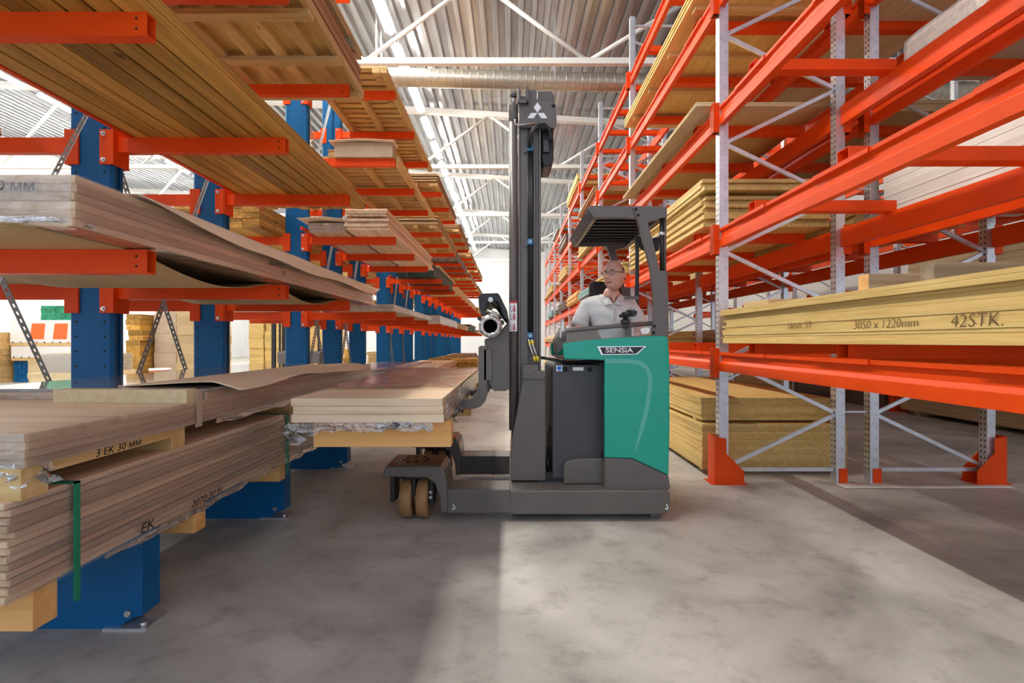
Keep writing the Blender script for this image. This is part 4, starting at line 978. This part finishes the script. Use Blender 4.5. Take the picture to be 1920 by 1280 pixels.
text_mesh('33', .04, 'ink', (-1.543, 3.47, L1+.06), FACE_RIGHT, p4, 'handwriting', .0004, .2, 1.2)
def cardtop(u, v):
    y = 2.10+v*3.82; q = max(0, (u-.82)/.18)                      # the last strip is bent down over the pack's edge
    drop = (.012+.075*min(1, v/.22))*(1 if v < .93 else (1-v)/.07)*(1+.12*math.sin(v*17))
    x = -2.5+min(u, .82)/.82*.957+q*.022+.012*min(1, q*4); z = PK4+.012+.006*mnoise.noise(Vector((u*2, v*7, 3)))*(1-q)-q*drop
    return (x, y, z)
tag(sheet(cardtop, 28, 48, 'card_sheet', 'paper', None, .003), 'beige card sheet overhanging the edge of the wrapped pack marked 30 mm', 'cardboard')
# --- second arm level: loose pine planks
L2 = LEV[1]
for lay in range(5):
    for c in range(9):
        o = inst(boxmesh(.108, 4.65, .0225, 'pine'), 'plank', (-2.615+.121*c+random.uniform(-.003, .003)+.0, 3.25+random.uniform(-.05, .05)+(.02 if lay % 2 else 0), L2+.0228*lay))
        tag(o, 'golden pine plank on the second arms, %s layer, %s from the aisle edge' % (ORD2[lay], ORD[8-c]), 'plank', 'pine planks on the second arms')
# --- third arm level: long batten pallet with panel and veneer boards above
L3 = LEV[2]
p5 = thing('batten_pallet', 'long pine batten pallet with a panel deck on the third orange arms', 'pallet', (-2.1, 3.2, L3))
for yb in [1.3+.66*k for k in range(7)]: MB().box(-2.66, -1.56, yb, yb+.10, L3, L3+.045).build('cross_batten', 'pinex', p5, .002, 1)
for xb in (-2.66, -2.39, -2.12, -1.85): MB().box(xb, xb+.10, 1.1, 5.40, L3+.045, L3+.095).build('long_batten', 'piney', p5, .002, 1)
MB().box(-1.60, -1.555, 1.1, 5.42, L3+.045, L3+.13).build('side_batten', 'piney', p5, .002, 1)
MB().box(-2.66, -1.61, 1.1, 5.40, L3+.095, L3+.112).build('deck_panel', 'mdf', p5)
z = L3+.132
for k in range(9):
    t_ = .022; o = inst(boxmesh(1.06, 4.2+random.uniform(-.05, .05), t_, 'veneer' if k % 3 else 'hdf'), 'veneer_board', (-2.10+random.uniform(-.012, .012), 3.25+random.uniform(-.02, .02), z)); z += t_
    tag(o, 'veneered board, %s from the bottom of the pile on the batten pallet' % ORD2[k], 'board', 'veneered boards on the batten pallet')
for yb in (4.95, 3.2, 1.6):
    tag(MB().box(-2.62, -1.54, yb, yb+.10, z, z+.09).build('spacer_beam', 'oldwood', None, .003, 1), 'dark weathered timber spacer lying on the veneered boards', 'timber', 'spacers on the veneered boards')
z += .09
for k in range(4):
    o = inst(boxmesh(1.06, 4.3, .02, 'chip'), 'long_board', (-2.09+random.uniform(-.01, .01), 3.2, z)); z += .02
    tag(o, 'chipboard sheet, %s from the bottom of those on the timber spacers' % ORD2[k], 'board', 'chipboard above the spacers')
# --- back side of the first rack
stack(-4.31, -3.76, .9, 3.75, LEV[1], 6, .03, 'oak', 'oak board pack on the second arms behind the blue columns', cols=1)
stack(-4.3, -3.2, 1.2, 5.4, LEV[2], 7, .03, 'pine', 'pine board pack on the third arms behind the blue columns')
stack(-4.2, -3.2, 3.2, 5.6, LEV[0], 2, .02, 'chip', 'two thin chipboard sheets on the low arms behind the blue columns')

# ================================================================== GOODS ON THE SECOND CANTILEVER RACK
def slat_pallet(x0, x1, y0, y1, z, label, group=None, pitch=.17):
    r = thing('slatted_pallet', label, 'pallet', ((x0+x1)/2, (y0+y1)/2, z), group)
    for xb in (x0, (x0+x1)/2-.05, x1-.09): MB().box(xb, xb+.09, y0, y1, z, z+.06).build('runner', 'piney', r)
    y = y0
    me = boxmesh(x1-x0, pitch*.62, .022, 'pinex')
    while y < y1-.1:
        inst(me, 'slat', (0, y+pitch*.31-(y0+y1)/2, .06), r)
        if int((y-y0)/pitch) % 4 == 0:
            MB().box(x1-.19, x1-.095, y, y+.1, z, z+.058).build('block', 'pinex', r)
        y += pitch
    return z+.082
U2 = UNITS[1]; ya, yb = U2-.55, U2+3.35
zt_ = slat_pallet(-2.66, -1.60, ya+.05, yb, LEV[3], 'long slatted pine pallet on the top arms of the second cantilever rack')
stack(-2.6, -1.72, ya+.15, yb-.1, zt_, 3, .022, 'pine', 'pine boards on the slatted pallet atop the second cantilever rack')
zt_ = slat_pallet(-2.66, -1.57, 7.20, yb+.1, LEV[2], 'long slatted pine pallet on the third arms of the second cantilever rack')
stack(-2.6, -1.72, 7.26, yb-.1, zt_, 5, .024, 'pinex', 'pale pine boards on the third-arm pallet of the second cantilever rack')
cb = thing('fibreboard_crate', 'brown fibreboard box with a warped lid on the end of the third arms', 'box', (-2.05, 7.09, LEV[2]))
MB().box(-2.42, -1.62, 7.0, 7.18, LEV[2], LEV[2]+.20).build('box_side', 'card', cb)
def lid(u, v): return (-2.48+u*.9, 6.93+v*.28, LEV[2]+.206+.010*(1-math.cos(u*2*PI)))
sheet(lid, 10, 4, 'lid', 'paper', cb, .008)
# second arm level of the second rack
z2 = LEV[1]
r1, zA = stack(-2.15, -1.585, 6.62, 10.4, z2, 4, .036, 'oak', 'pale oak board pack over the aisle on the second arms of the second rack', jx=.012, jy=.03)
r2, zB = stack(-2.68, -2.19, 6.75, 10.3, z2, 3, .04, 'oak', 'wrapped oak boards beside the columns on the second arms of the second rack')
film_shell(-2.68, -2.19, 6.75, 10.3, z2, zB, r2, amp=.01, step=.12, sides='frt', seed=61)
tag(sheet(lambda u, v: (-2.75+u*.58, 6.55+v*1.2, zB+.016+.010*(1-math.cos(u*6))), 8, 6, 'card_sheet', 'paper', None, .004), 'loose card sheet covering the wrapped oak boards of the second rack', 'cardboard')
for yb_ in (6.9, 8.6, 10.1): MB().box(-2.12, -1.60, yb_, yb_+.07, zA, zA+.03).build('lath', 'pinex', r1)
stack(-2.14, -1.60, 6.58, 10.3, zA+.030, 3, .030, 'oak', 'upper oak boards on laths above the aisle-side pack of the second rack', jx=.01, jy=.03)
# lower arms
z1 = LEV[0]
r3, zc = stack(-2.45, -1.545, 6.75, 9.9, z1, 2, .04, 'oak', 'thin wrapped oak pack on the low arms of the second rack')
film_shell(-2.45, -1.545, 6.75, 9.9, z1, zc, r3, amp=.008, step=.12, sides='frt', seed=63)
for yb_ in (6.95, 8.3, 9.4): tag(MB().box(-2.0, -1.85, yb_, yb_+.1, zc+.012, zc+.08).build('pine_block', 'pinex', None, .002, 1), 'short pine block standing on the thin wrapped oak pack', 'wood block', 'pine blocks on the thin pack')
zt_ = slat_pallet(-4.3, -3.2, 6.6, 10.3, LEV[2], 'slatted pallet on the back arms of the second rack')
stack(-4.3, -3.2, 6.5, 10.3, LEV[1], 8, .04, 'pine', 'thick pine beams on the back arms of the second rack', cols=5)
stack(-4.3, -3.2, 3.3, 5.7, LEV[0]+.041, 5, .05, 'pine', 'pine joists behind the columns at the end of the first rack', cols=4)
stack(-4.2, -3.2, 7.0, 10.2, LEV[0], 3, .03, 'mdf_pale', 'pale panels on the low back arms of the second rack')
b0, zc = stack(-2.6, -1.55, 7.2, 10.3, BT, 9, .03, 'oak', 'film-wrapped oak pack on the bases of the second rack')
film_shell(-2.6, -1.55, 7.2, 10.3, BT, zc+.1, b0, 'filmloose', .03, .14, sides='frt', seed=71)

# ================================================================== GOODS ON THE FAR CANTILEVER RACKS
def bundle(x0, x1, y0, y1, z, cols, rows, m_end, label, tz=.05):
    """a bundle of beams: painted ends, each beam a part"""
    return stack(x0, x1, y0, y1, z, rows, tz, m_end, label, 'beam bundle', 'beam_bundle', cols=cols)
far = {(2, 3): ('sheet', 'hdf'), (2, 2): ('sheet', 'chip'), (2, 1): ('bundle', 'darkgreen'), (2, 0): ('wrap', 'oak'),
       (3, 3): ('sheet', 'hdf'), (3, 2): ('bundle', 'brownboard'), (3, 1): ('bundle', 'pinex'), (3, 0): ('sheet', 'mdf_pale'),
       (4, 3): ('sheet', 'chip'), (4, 2): ('sheet', 'veneer'), (4, 1): ('bundle', 'pinex'), (4, 0): ('bundle', 'darkgreen'),
       (5, 3): ('sheet', 'chip'), (5, 2): ('sheet', 'hdf'), (5, 1): ('bundle', 'pine'), (5, 0): ('sheet', 'oak')}
CN = {'hdf': 'brown fibreboard', 'chip': 'chipboard', 'darkgreen': 'dark green beam', 'oak': 'oak board', 'brownboard': 'dark brown beam', 'pinex': 'yellow pine', 'mdf_pale': 'pale panel', 'veneer': 'red-brown board', 'pine': 'golden pine'}
LN = ['low', 'second', 'third', 'top']
for (ui, li), (kind, m) in far.items():
    y0 = UNITS[ui]-.5; y1 = y0+3.75; lab = '%s stack on the %s arms of the %s cantilever rack' % (CN[m], LN[li], ORD[ui])
    if kind == 'bundle':
        r_, zt_ = bundle(-2.55, -1.68+random.uniform(-.04, .06), y0, y1, LEV[li]+.001, 9, 5, m, lab, .055)
        if m == 'darkgreen': stack(-2.55, -1.66, y0+.5, y1+.3, zt_+.001, 2, .02, 'mdf_pale', 'pale lath sheets over the green beams of the %s cantilever rack, %s arms' % (ORD[ui], LN[li]))
    elif kind == 'wrap':
        r_, zt_ = stack(-2.5, -1.6, y0, y1, LEV[li], 5, .035, m, 'film-wrapped '+lab); film_shell(-2.5, -1.6, y0, y1, LEV[li], zt_, r_, 'filmloose', .03, .15, sides='frt', seed=ui*9+li)
    else:
        zt_ = slat_pallet(-2.6, -1.63, y0, y1, LEV[li], 'slatted pallet under the '+lab) if li > 1 else LEV[li]
        stack(-2.6, -1.62, y0, y1, zt_+.001, 6, .028, m, lab, jx=.03, jy=.08)
for ui in (2, 3, 4):
    y0 = UNITS[ui]-.4
    stack(-2.6, -1.6, y0, y0+3.6, BT, 7, .035, ['oak', 'pine', 'hdf'][ui-2], '%s pack on the bases of the %s cantilever rack' % (['oak', 'pine', 'brown'][ui-2], ORD[ui]), jx=.03)
    stack(-4.3, -3.25, y0, y0+3.6, LEV[1], 6, .04, 'mdf', 'yellow boards on the back arms of the %s cantilever rack' % ORD[ui])
stack(-1.75, -.75, 19.92, 20.78, 0, 6, .10, 'pinex', 'pine pallet pile standing in the aisle beyond the truck mast', 'pallet pile', 'pallet_pile', jx=.03)
stack(-1.8, -1.0, 15.18, 16.06, 0, 8, .09, 'pine', 'brown timber pile in the aisle at the rack ends beyond the load', 'timber pile', 'timber_pile', jx=.03)

# ================================================================== GOODS ON THE ORANGE RACKS
AX = RX1-.085                                         # aisle face of the boards
# marked stack on the first level, boards pushed about a little
zz = SHELF[0]; ts = (.030, .018, .016, .018, .028, .016, .018, .030, .038, .016, .026, .020)
zi = []
for k, t_ in enumerate(ts):
    dx = [0, .006, .004, 0, .004, .010, .006, .012, .014, .012, -.012, -.012][k]; dy = [0, .02, -.02, .0, .02, -.02, .03, -.04, .02, .03, .03, .02][k]
    o = inst(boxmesh(1.20, 3.05, t_, 'mdf'), 'mdf_board', (AX+.60+dx, 2.79+dy, zz)); zi.append((zz, o, AX+dx)); zz += t_+.0004
    tag(o, 'yellow MDF board, %s from the bottom of the stack marked 3050 x 1220mm' % ORD2[k], 'board', 'MDF boards in the marked stack')
MK = zz
wo = zi[6][1]; zw = SHELF[0]+.12
text_mesh('16mm  ST', .062, 'pencil', (AX-.0005, 3.18, zw-.005), FACE_LEFT, wo, 'handwriting', .0005, .1, 1.05, -.001)
text_mesh('3050 x 1220mm', .062, 'pencil', (AX-.0005, 2.46, zw-.022), FACE_LEFT, wo, 'handwriting', .0005, .1, 1.05, -.001)
text_mesh('42STK.', .075, 'pencil', (AX-.0005, 1.97, zw-.025), FACE_LEFT, wo, 'handwriting', .0005, .1, 1.05, -.001)
tag(MB().box(AX+.03, AX+.62, 2.60, 2.68, MK+.001, MK+.083).build('timber_block', 'oldwood', None, .003, 1), 'grey-brown timber spacer with a bright sawn end on the marked MDF stack', 'timber')
tag(MB().box(AX+.04, AX+.60, 2.21, 2.29, MK+.001, MK+.080).build('timber_block', 'oldwood', None, .003, 1), 'all dark weathered timber spacer on the marked MDF stack', 'timber')
MB().box(AX+.0285, AX+.0305, 2.603, 2.677, MK+.003, MK+.081).build('sawn_end', 'bearer', bpy.data.objects['timber_block'])
tag(MB().box(AX+.10, AX+.75, 3.75, 4.15, MK+.001, MK+.050).build('chip_offcut', 'chip', None, .002, 1), 'small chipboard offcut lying at the back of the marked MDF stack', 'board')
# second bay, on the floor
FX0, FX1 = AX, AX+1.36
for yb_ in (4.9, 6.2, 7.5): tag(MB().box(FX0+.05, FX1-.05, yb_, yb_+.1, 0, .05).build('floor_batten', 'pinex'), 'pine batten on the floor under the big MDF stack', 'batten', 'battens under the floor stack')
o, z_ = loose(FX0, FX1, 4.78, 7.75, .05, 18, .0235, 'mdf', 'MDF board, %s from the bottom of the wide lower floor stack under the orange rack', 'MDF boards on the rack floor', jx=.004, jy=.004)
for yb_ in (5.0, 6.2, 7.3): tag(MB().box(FX0+.02, FX1-.15, yb_, yb_+.08, z_, z_+.03).build('floor_batten', 'pinex'), 'pine batten between the two MDF stacks on the floor', 'batten', 'battens between the floor stacks')
loose(AX+.02, AX+1.25, 4.86, 7.7, z_+.03, 10, .021, 'mdf', 'MDF board, %s from the bottom of the narrower upper floor stack under the rack', 'upper MDF boards on the rack floor', jx=.006, jy=.008)
# second bay second level: boards of uneven length
zz = SHELF[1]
for k in range(12):
    t_ = (.034, .036, .040, .034)[k % 4]; d_ = [0, .03, -.02, .02, .05, 0, .06, .02, .10, -.05, .02, -.02][k]
    x_ = [0, .02, 0, .03, .01, .02, .0, .03, .02, -.01, -.02, -.02][k]
    o = inst(boxmesh(1.18, 2.95-.1*(k in (8,)), t_, 'mdf'), 'thick_board', (AX+.60+x_, 6.25+d_, zz)); zz += t_+.001
    tag(o, 'thick yellow board, %s from the bottom of the uneven stack behind the truck cab' % ORD2[k], 'board', 'uneven yellow boards behind the cab')
# third level: one bowed panel pair; fourth: boards on battens
for k in range(2):
    def bow(u, v, k=k): return (AX-.10+.0*k+u*1.22, 4.66+v*3.05, SHELF[2]+.019+k*.019+.03*math.sin(v*PI)*0)
    tag(sheet(bow, 4, 8, 'panel', 'chip', None, .019), '%s brown panel of the pair overhanging the third beams above the truck cab' % ('lower', 'upper')[k], 'panel', 'brown panels on the third beams')
for yb_ in (4.9, 5.7, 6.5, 7.3): tag(MB().box(AX-.02, AX+1.1, yb_, yb_+.09, SHELF[3], SHELF[3]+.045).build('shelf_batten', 'pinex'), 'pine batten under the boards on the fourth beams', 'batten', 'battens on the fourth beams')
loose(AX-.06, AX+1.12, 4.68, 7.72, SHELF[3]+.045, 5, .024, 'mdf', 'yellow board, %s from the bottom of those on the fourth orange beams', 'boards on the fourth beams', jx=.015, jy=.02)
# farther bays of the aisle rack
opts = ['mdf', 'mdf_pale', 'chip', 'teal', 'bearer', 'brownboard', 'mdf', 'hdf']
for k in range(2, 9):
    for li in range(5):
        if random.random() < (.78 if li < 2 else .34) or (k, li) in ((2, 1), (3, 2)):
            m = random.choice(opts) if (k, li) not in ((2, 1), (3, 2)) else ('mdf', 'mdf')[0]
            n = random.choice((3, 5, 8)); cn = {'mdf': 'yellow', 'mdf_pale': 'pale', 'chip': 'brown', 'teal': 'grey-teal', 'bearer': 'orange pine', 'brownboard': 'dark', 'hdf': 'reddish brown'}[m]
            stack(AX-.03, AX+1.1, FR[k]+.15, FR[k+1]-.15, SHELF[li], n, .035, m, '%s board stack on the %s beams in bay %s of the aisle rack' % (cn, ['lowest', 'second', 'third', 'fourth', 'top'][li], ORD[k]), jx=.02, jy=.04)
    stack(AX, AX+1.15, FR[k]+.2, FR[k+1]-.2, .0, 12, .035, random.choice(('mdf', 'chip', 'mdf_pale')), 'board stack on the floor in bay %s of the aisle rack' % ORD[k], jx=.01)
# rack behind
BX = RX2-.05
r_, z_ = stack(BX+.06, BX+1.2, 1.5, 4.40, SHELF[1], 13, .032, 'white', 'tall stack of white-coated boards in the rack behind the aisle rack', jx=.004, jy=.006)
r_, z_ = stack(BX+.10, BX+1.05, 2.3, 4.2, SHELF[2], 4, .08, 'card', 'film-wrapped brown cartons on the third beams of the rear rack', 'cartons', 'wrapped_cartons'); film_shell(BX+.1, BX+1.05, 2.3, 4.2, SHELF[2], z_, r_, 'filmloose', .03, .12, sides='flrt', seed=81)
for li, m, n in ((0, 'mdf', 6), (1, 'mdf', 4), (2, 'chip', 3), (3, 'mdf_pale', 4)):
    stack(BX+.05, BX+1.1, 4.75, 7.6, SHELF[li], n, .035, m, '%s stack in the second bay of the rear rack, %s beams' % ({'mdf': 'yellow board', 'chip': 'chipboard', 'mdf_pale': 'pale board'}[m], ['lowest', 'second', 'third', 'fourth'][li]), jx=.02)
for k in (2, 3, 4):
    for li in (0, 1, 2):
        m = random.choice(('white', 'mdf', 'chip', 'hdf')); stack(BX+.05, BX+1.1, FR[k]+.15, FR[k+1]-.15, SHELF[li], 5, .04, m, '%s stack in bay %s of the rear rack, %s beams' % ({'mdf': 'yellow', 'chip': 'brown', 'white': 'white', 'hdf': 'reddish'}[m], ORD[k], ['lowest', 'second', 'third'][li]), jx=.02)
    stack(BX+.05, BX+1.1, FR[k]+.15, FR[k+1]-.15, 0, 9, .045, 'white' if k == 2 else 'chip', 'board stack on the floor in bay %s of the rear rack' % ORD[k])
# rack across the second aisle
for yb_ in (6.1, 7.4, 8.6): tag(MB().box(6.9, 7.95, yb_, yb_+.1, 0, .07).build('floor_batten', 'pinex'), 'pine batten under the brown fibreboards across the second aisle', 'batten', 'battens across the second aisle')
r_, z_ = stack(6.85, 8.0, 5.95, 8.95, .07, 20, .0265, 'chip', 'tall brown fibreboard stack on battens across the second aisle')
stack(6.9, 8.0, 9.4, 12.3, 0, 14, .05, 'brownboard', 'dark brown board stack across the second aisle')
stack(6.9, 8.0, 12.7, 15.6, 0, 12, .05, 'mdf', 'yellow board stack across the second aisle')
for li, m in ((0, 'white'), (1, 'mdf_pale'), (2, 'white')): stack(6.95, 8.0, 6.1, 8.9, SHELF[li], 9, .045, m, '%s stack on the %s beams across the second aisle' % ({'white': 'white board', 'mdf_pale': 'pale board'}[m], ['lowest', 'second', 'third'][li]))
# pale paper strip on the floor along the frame feet
tag(sheet(lambda u, v: (2.85+u*1.45, 4.33+v*.13, .004+.0015*math.sin(u*9)), 20, 2, 'floor_strip', 'white', None, .0015), 'pale strip of sheeting on the floor along the rack feet', 'sheet')

# ================================================================== TIMBER PILES FAR LEFT
def pile(x0, x1, y0, y1, z, n, t, m, label, cols=1, **k): return stack(x0, x1, y0, y1, z, n, t, m, label, 'timber pile', 'timber_pile', cols=cols, **k)
def wrapped_print(x0, x1, y0, y1, z0, z1, label):
    r = thing('wrapped_timber_pack', label, 'timber pack', ((x0+x1)/2, (y0+y1)/2, z0)); 
    MB().box(x0, x1, y0, y1, z0+.08, z1).build('wrapping', 'filmwhite', r, .02); MB().box(x0+.02, x1-.02, y0-.01, y1, z0, z0+.08).build('timber', 'piney', r)
    for k in range(2 if 'upper' in label else 0):
        xa = x0+(x1-x0)*(.32+.36*k); w_ = (x1-x0)*.22
        MB().prism([(xa, z0+.2), (xa+w_, z0+.2), (xa+w_*1.1, z1-.1), (xa+w_*.15, z1-.1)], y0-.004, y0).build('printed_panel', 'orangeprint', r)
    for k in range(8): MB().box(x0+(x1-x0)*(k+.3)/8, x0+(x1-x0)*(k+.5)/8, y0-.004, y0, z0+.085, z0+.12).build('printed_mark', ['ink', 'green_end', 'ink', 'red'][k % 4], r)
    return r
D = 15.5
def LX(px): return X(px, D)
wrapped_print(LX(18), LX(137), D, D+1.2, Z(648, D), Z(600, D), 'white film-wrapped timber pack with orange print, upper of two')
wrapped_print(LX(20), LX(137), D, D+1.2, Z(676, D), Z(648, D), 'white film-wrapped timber pack with orange print, lower of two')
pile(LX(52), LX(137), D, D+3, 0, 6, Z(676, D)/6, 'mdf_pale', 'pale plank pile under the printed white packs')
pile(LX(20), LX(50), D+.1, D+3, 0, 5, Z(676, D)/5, 'blue', 'blue-ended plank pile under the printed white packs', cols=4)
pile(LX(65), LX(140), D+.2, D+1.1, Z(600, D), 6, .075, 'green_end', 'green-ended beam pile on the printed white packs', cols=8)
pile(LX(-20), LX(14), D-2, D+1.5, 0, 9, .17, 'pinex', 'tall pile of yellow sawn planks by the white wall', jx=.06)
pile(LX(238), LX(264), D, D+2, 0, 13, .16, 'pine', 'tall pine plank pile between the first two blue columns', jx=.05)
pile(LX(273), LX(316), D+.4, D+2, .0, 8, .30, 'card', 'brown packed panels on the floor far behind the blue columns', jx=.03)
pile(LX(324), LX(366), D+.2, D+2, .0, 8, .29, 'chip', 'chipboard packs beside the brown packed panels', jx=.02)
pile(LX(240), LX(322), D-3.2, D-1.4, 0, 4, .12, 'mdf_pale', 'low pale plank pack before the brown panels', jx=.04)
r_, z_ = pile(LX(246), LX(316), D-3.0, D-1.5, .48, 3, .15, 'mdf_pale', 'film-wrapped pale pack above the low plank pack'); film_shell(LX(246), LX(316), D-3.0, D-1.5, .48, z_, r_, 'filmloose', .03, .15, sides='frt', seed=91)
oc = thing('orange_bin', 'orange round waste bin with white rim among the far timber', 'bin', (X(300, 11.5), 11.5, .0))
bx = X(300, 11.5)
b = MB(); b.tube([(bx, 11.5, 0), (bx, 11.5, .62)], [.16, .20], 20); b.build('tub', 'orangeprint', oc); MB().ring((bx, 11.5, .62), 'z', .215, .18, -.02, .025, 20).build('rim', 'filmwhite', oc)
for ci, (pa, pb) in enumerate(((435, 466), (466, 502), (502, 540))):
    for rw in range(5):
        r_, z_ = stack(LX(pa), LX(pb)-.04, D+1+random.uniform(0, .1), D+3, rw*.52, 5, .104, 'mdf', 'strapped cube of yellow boards, %s row, %s column of the block behind the forklift' % (ORD2[rw], ORD[ci]), 'board pack', 'board_pack', 'yellow board cubes', jx=.004)
        
for ci, (pa, pb) in enumerate(((583, 601), (601, 618))):
    for rw in range(5):
        stack(X(pa, 19), X(pb, 19)-.04, 19, 21, rw*.5, 5, .10, 'mdf_pale', 'pale board cube, %s row, %s column of the block behind the fourth blue column' % (ORD2[rw], ORD[ci]), 'board pack', 'board_pack', 'pale board cubes', jx=.01)
pile(X(645, 17), X(662, 17), 17, 18.5, 0, 10, .10, 'pine', 'small pine pile seen between the blue columns', jx=.04)
pile(X(690, 17), X(710, 17), 17, 18.5, 0, 9, .10, 'pinex', 'pale pine pile seen between farther blue columns', jx=.04)
# parked counterbalance forklift in the background
fk = thing('forklift', 'dark parked forklift in front of the yellow board cubes', 'forklift', (X(520, 13.2), 13.2, 0))
fx = X(518, 13.2)
b = MB(); b.box(fx-.08, fx+.0, 13.1, 13.2, .05, 2.3); b.box(fx-.08, fx+.0, 13.7, 13.8, .05, 2.3); b.box(fx-.08, fx, 13.1, 13.8, 2.2, 2.3); b.build('mast', 'black', fk)
MB().box(fx-.12, fx-.08, 13.15, 13.75, .42, .62).build('carriage', 'truck', fk)
for yq in (13.25, 13.55): MB().box(fx-1.1, fx-.10, yq, yq+.1, .38, .43).build('fork', 'truck', fk)
MB().box(fx+.05, fx+1.2, 13.1, 13.8, .25, 1.0).build('body', 'truck', fk, .05)
b = MB(); b.box(fx+.1, fx+.14, 13.12, 13.16, 1.0, 2.1); b.box(fx+1.1, fx+1.14, 13.12, 13.16, 1.0, 2.1); b.box(fx+.1, fx+.14, 13.74, 13.78, 1.0, 2.1); b.box(fx+1.1, fx+1.14, 13.74, 13.78, 1.0, 2.1); b.box(fx+.05, fx+1.2, 13.1, 13.8, 2.1, 2.16); b.build('overhead_guard', 'black', fk)
for wx in (fx+.25, fx+1.0):
    for wy in (13.08, 13.82): MB().cyl((wx, wy, .25), 'y', .25, -.08, .08, 20).build('wheel', 'rubber', fk)

# details too small to pick apart: rows of holes, screws and slots stay joined
for o in bpy.data.objects:
    if o.parent is not None and o.name.split('.')[0] in ('slots', 'pin_holes', 'bolt_holes', 'screw', 'disc_hole', 'lug', 'handwriting', 'lettering', 'brace_holes'):
        o['kind'] = 'stuff'
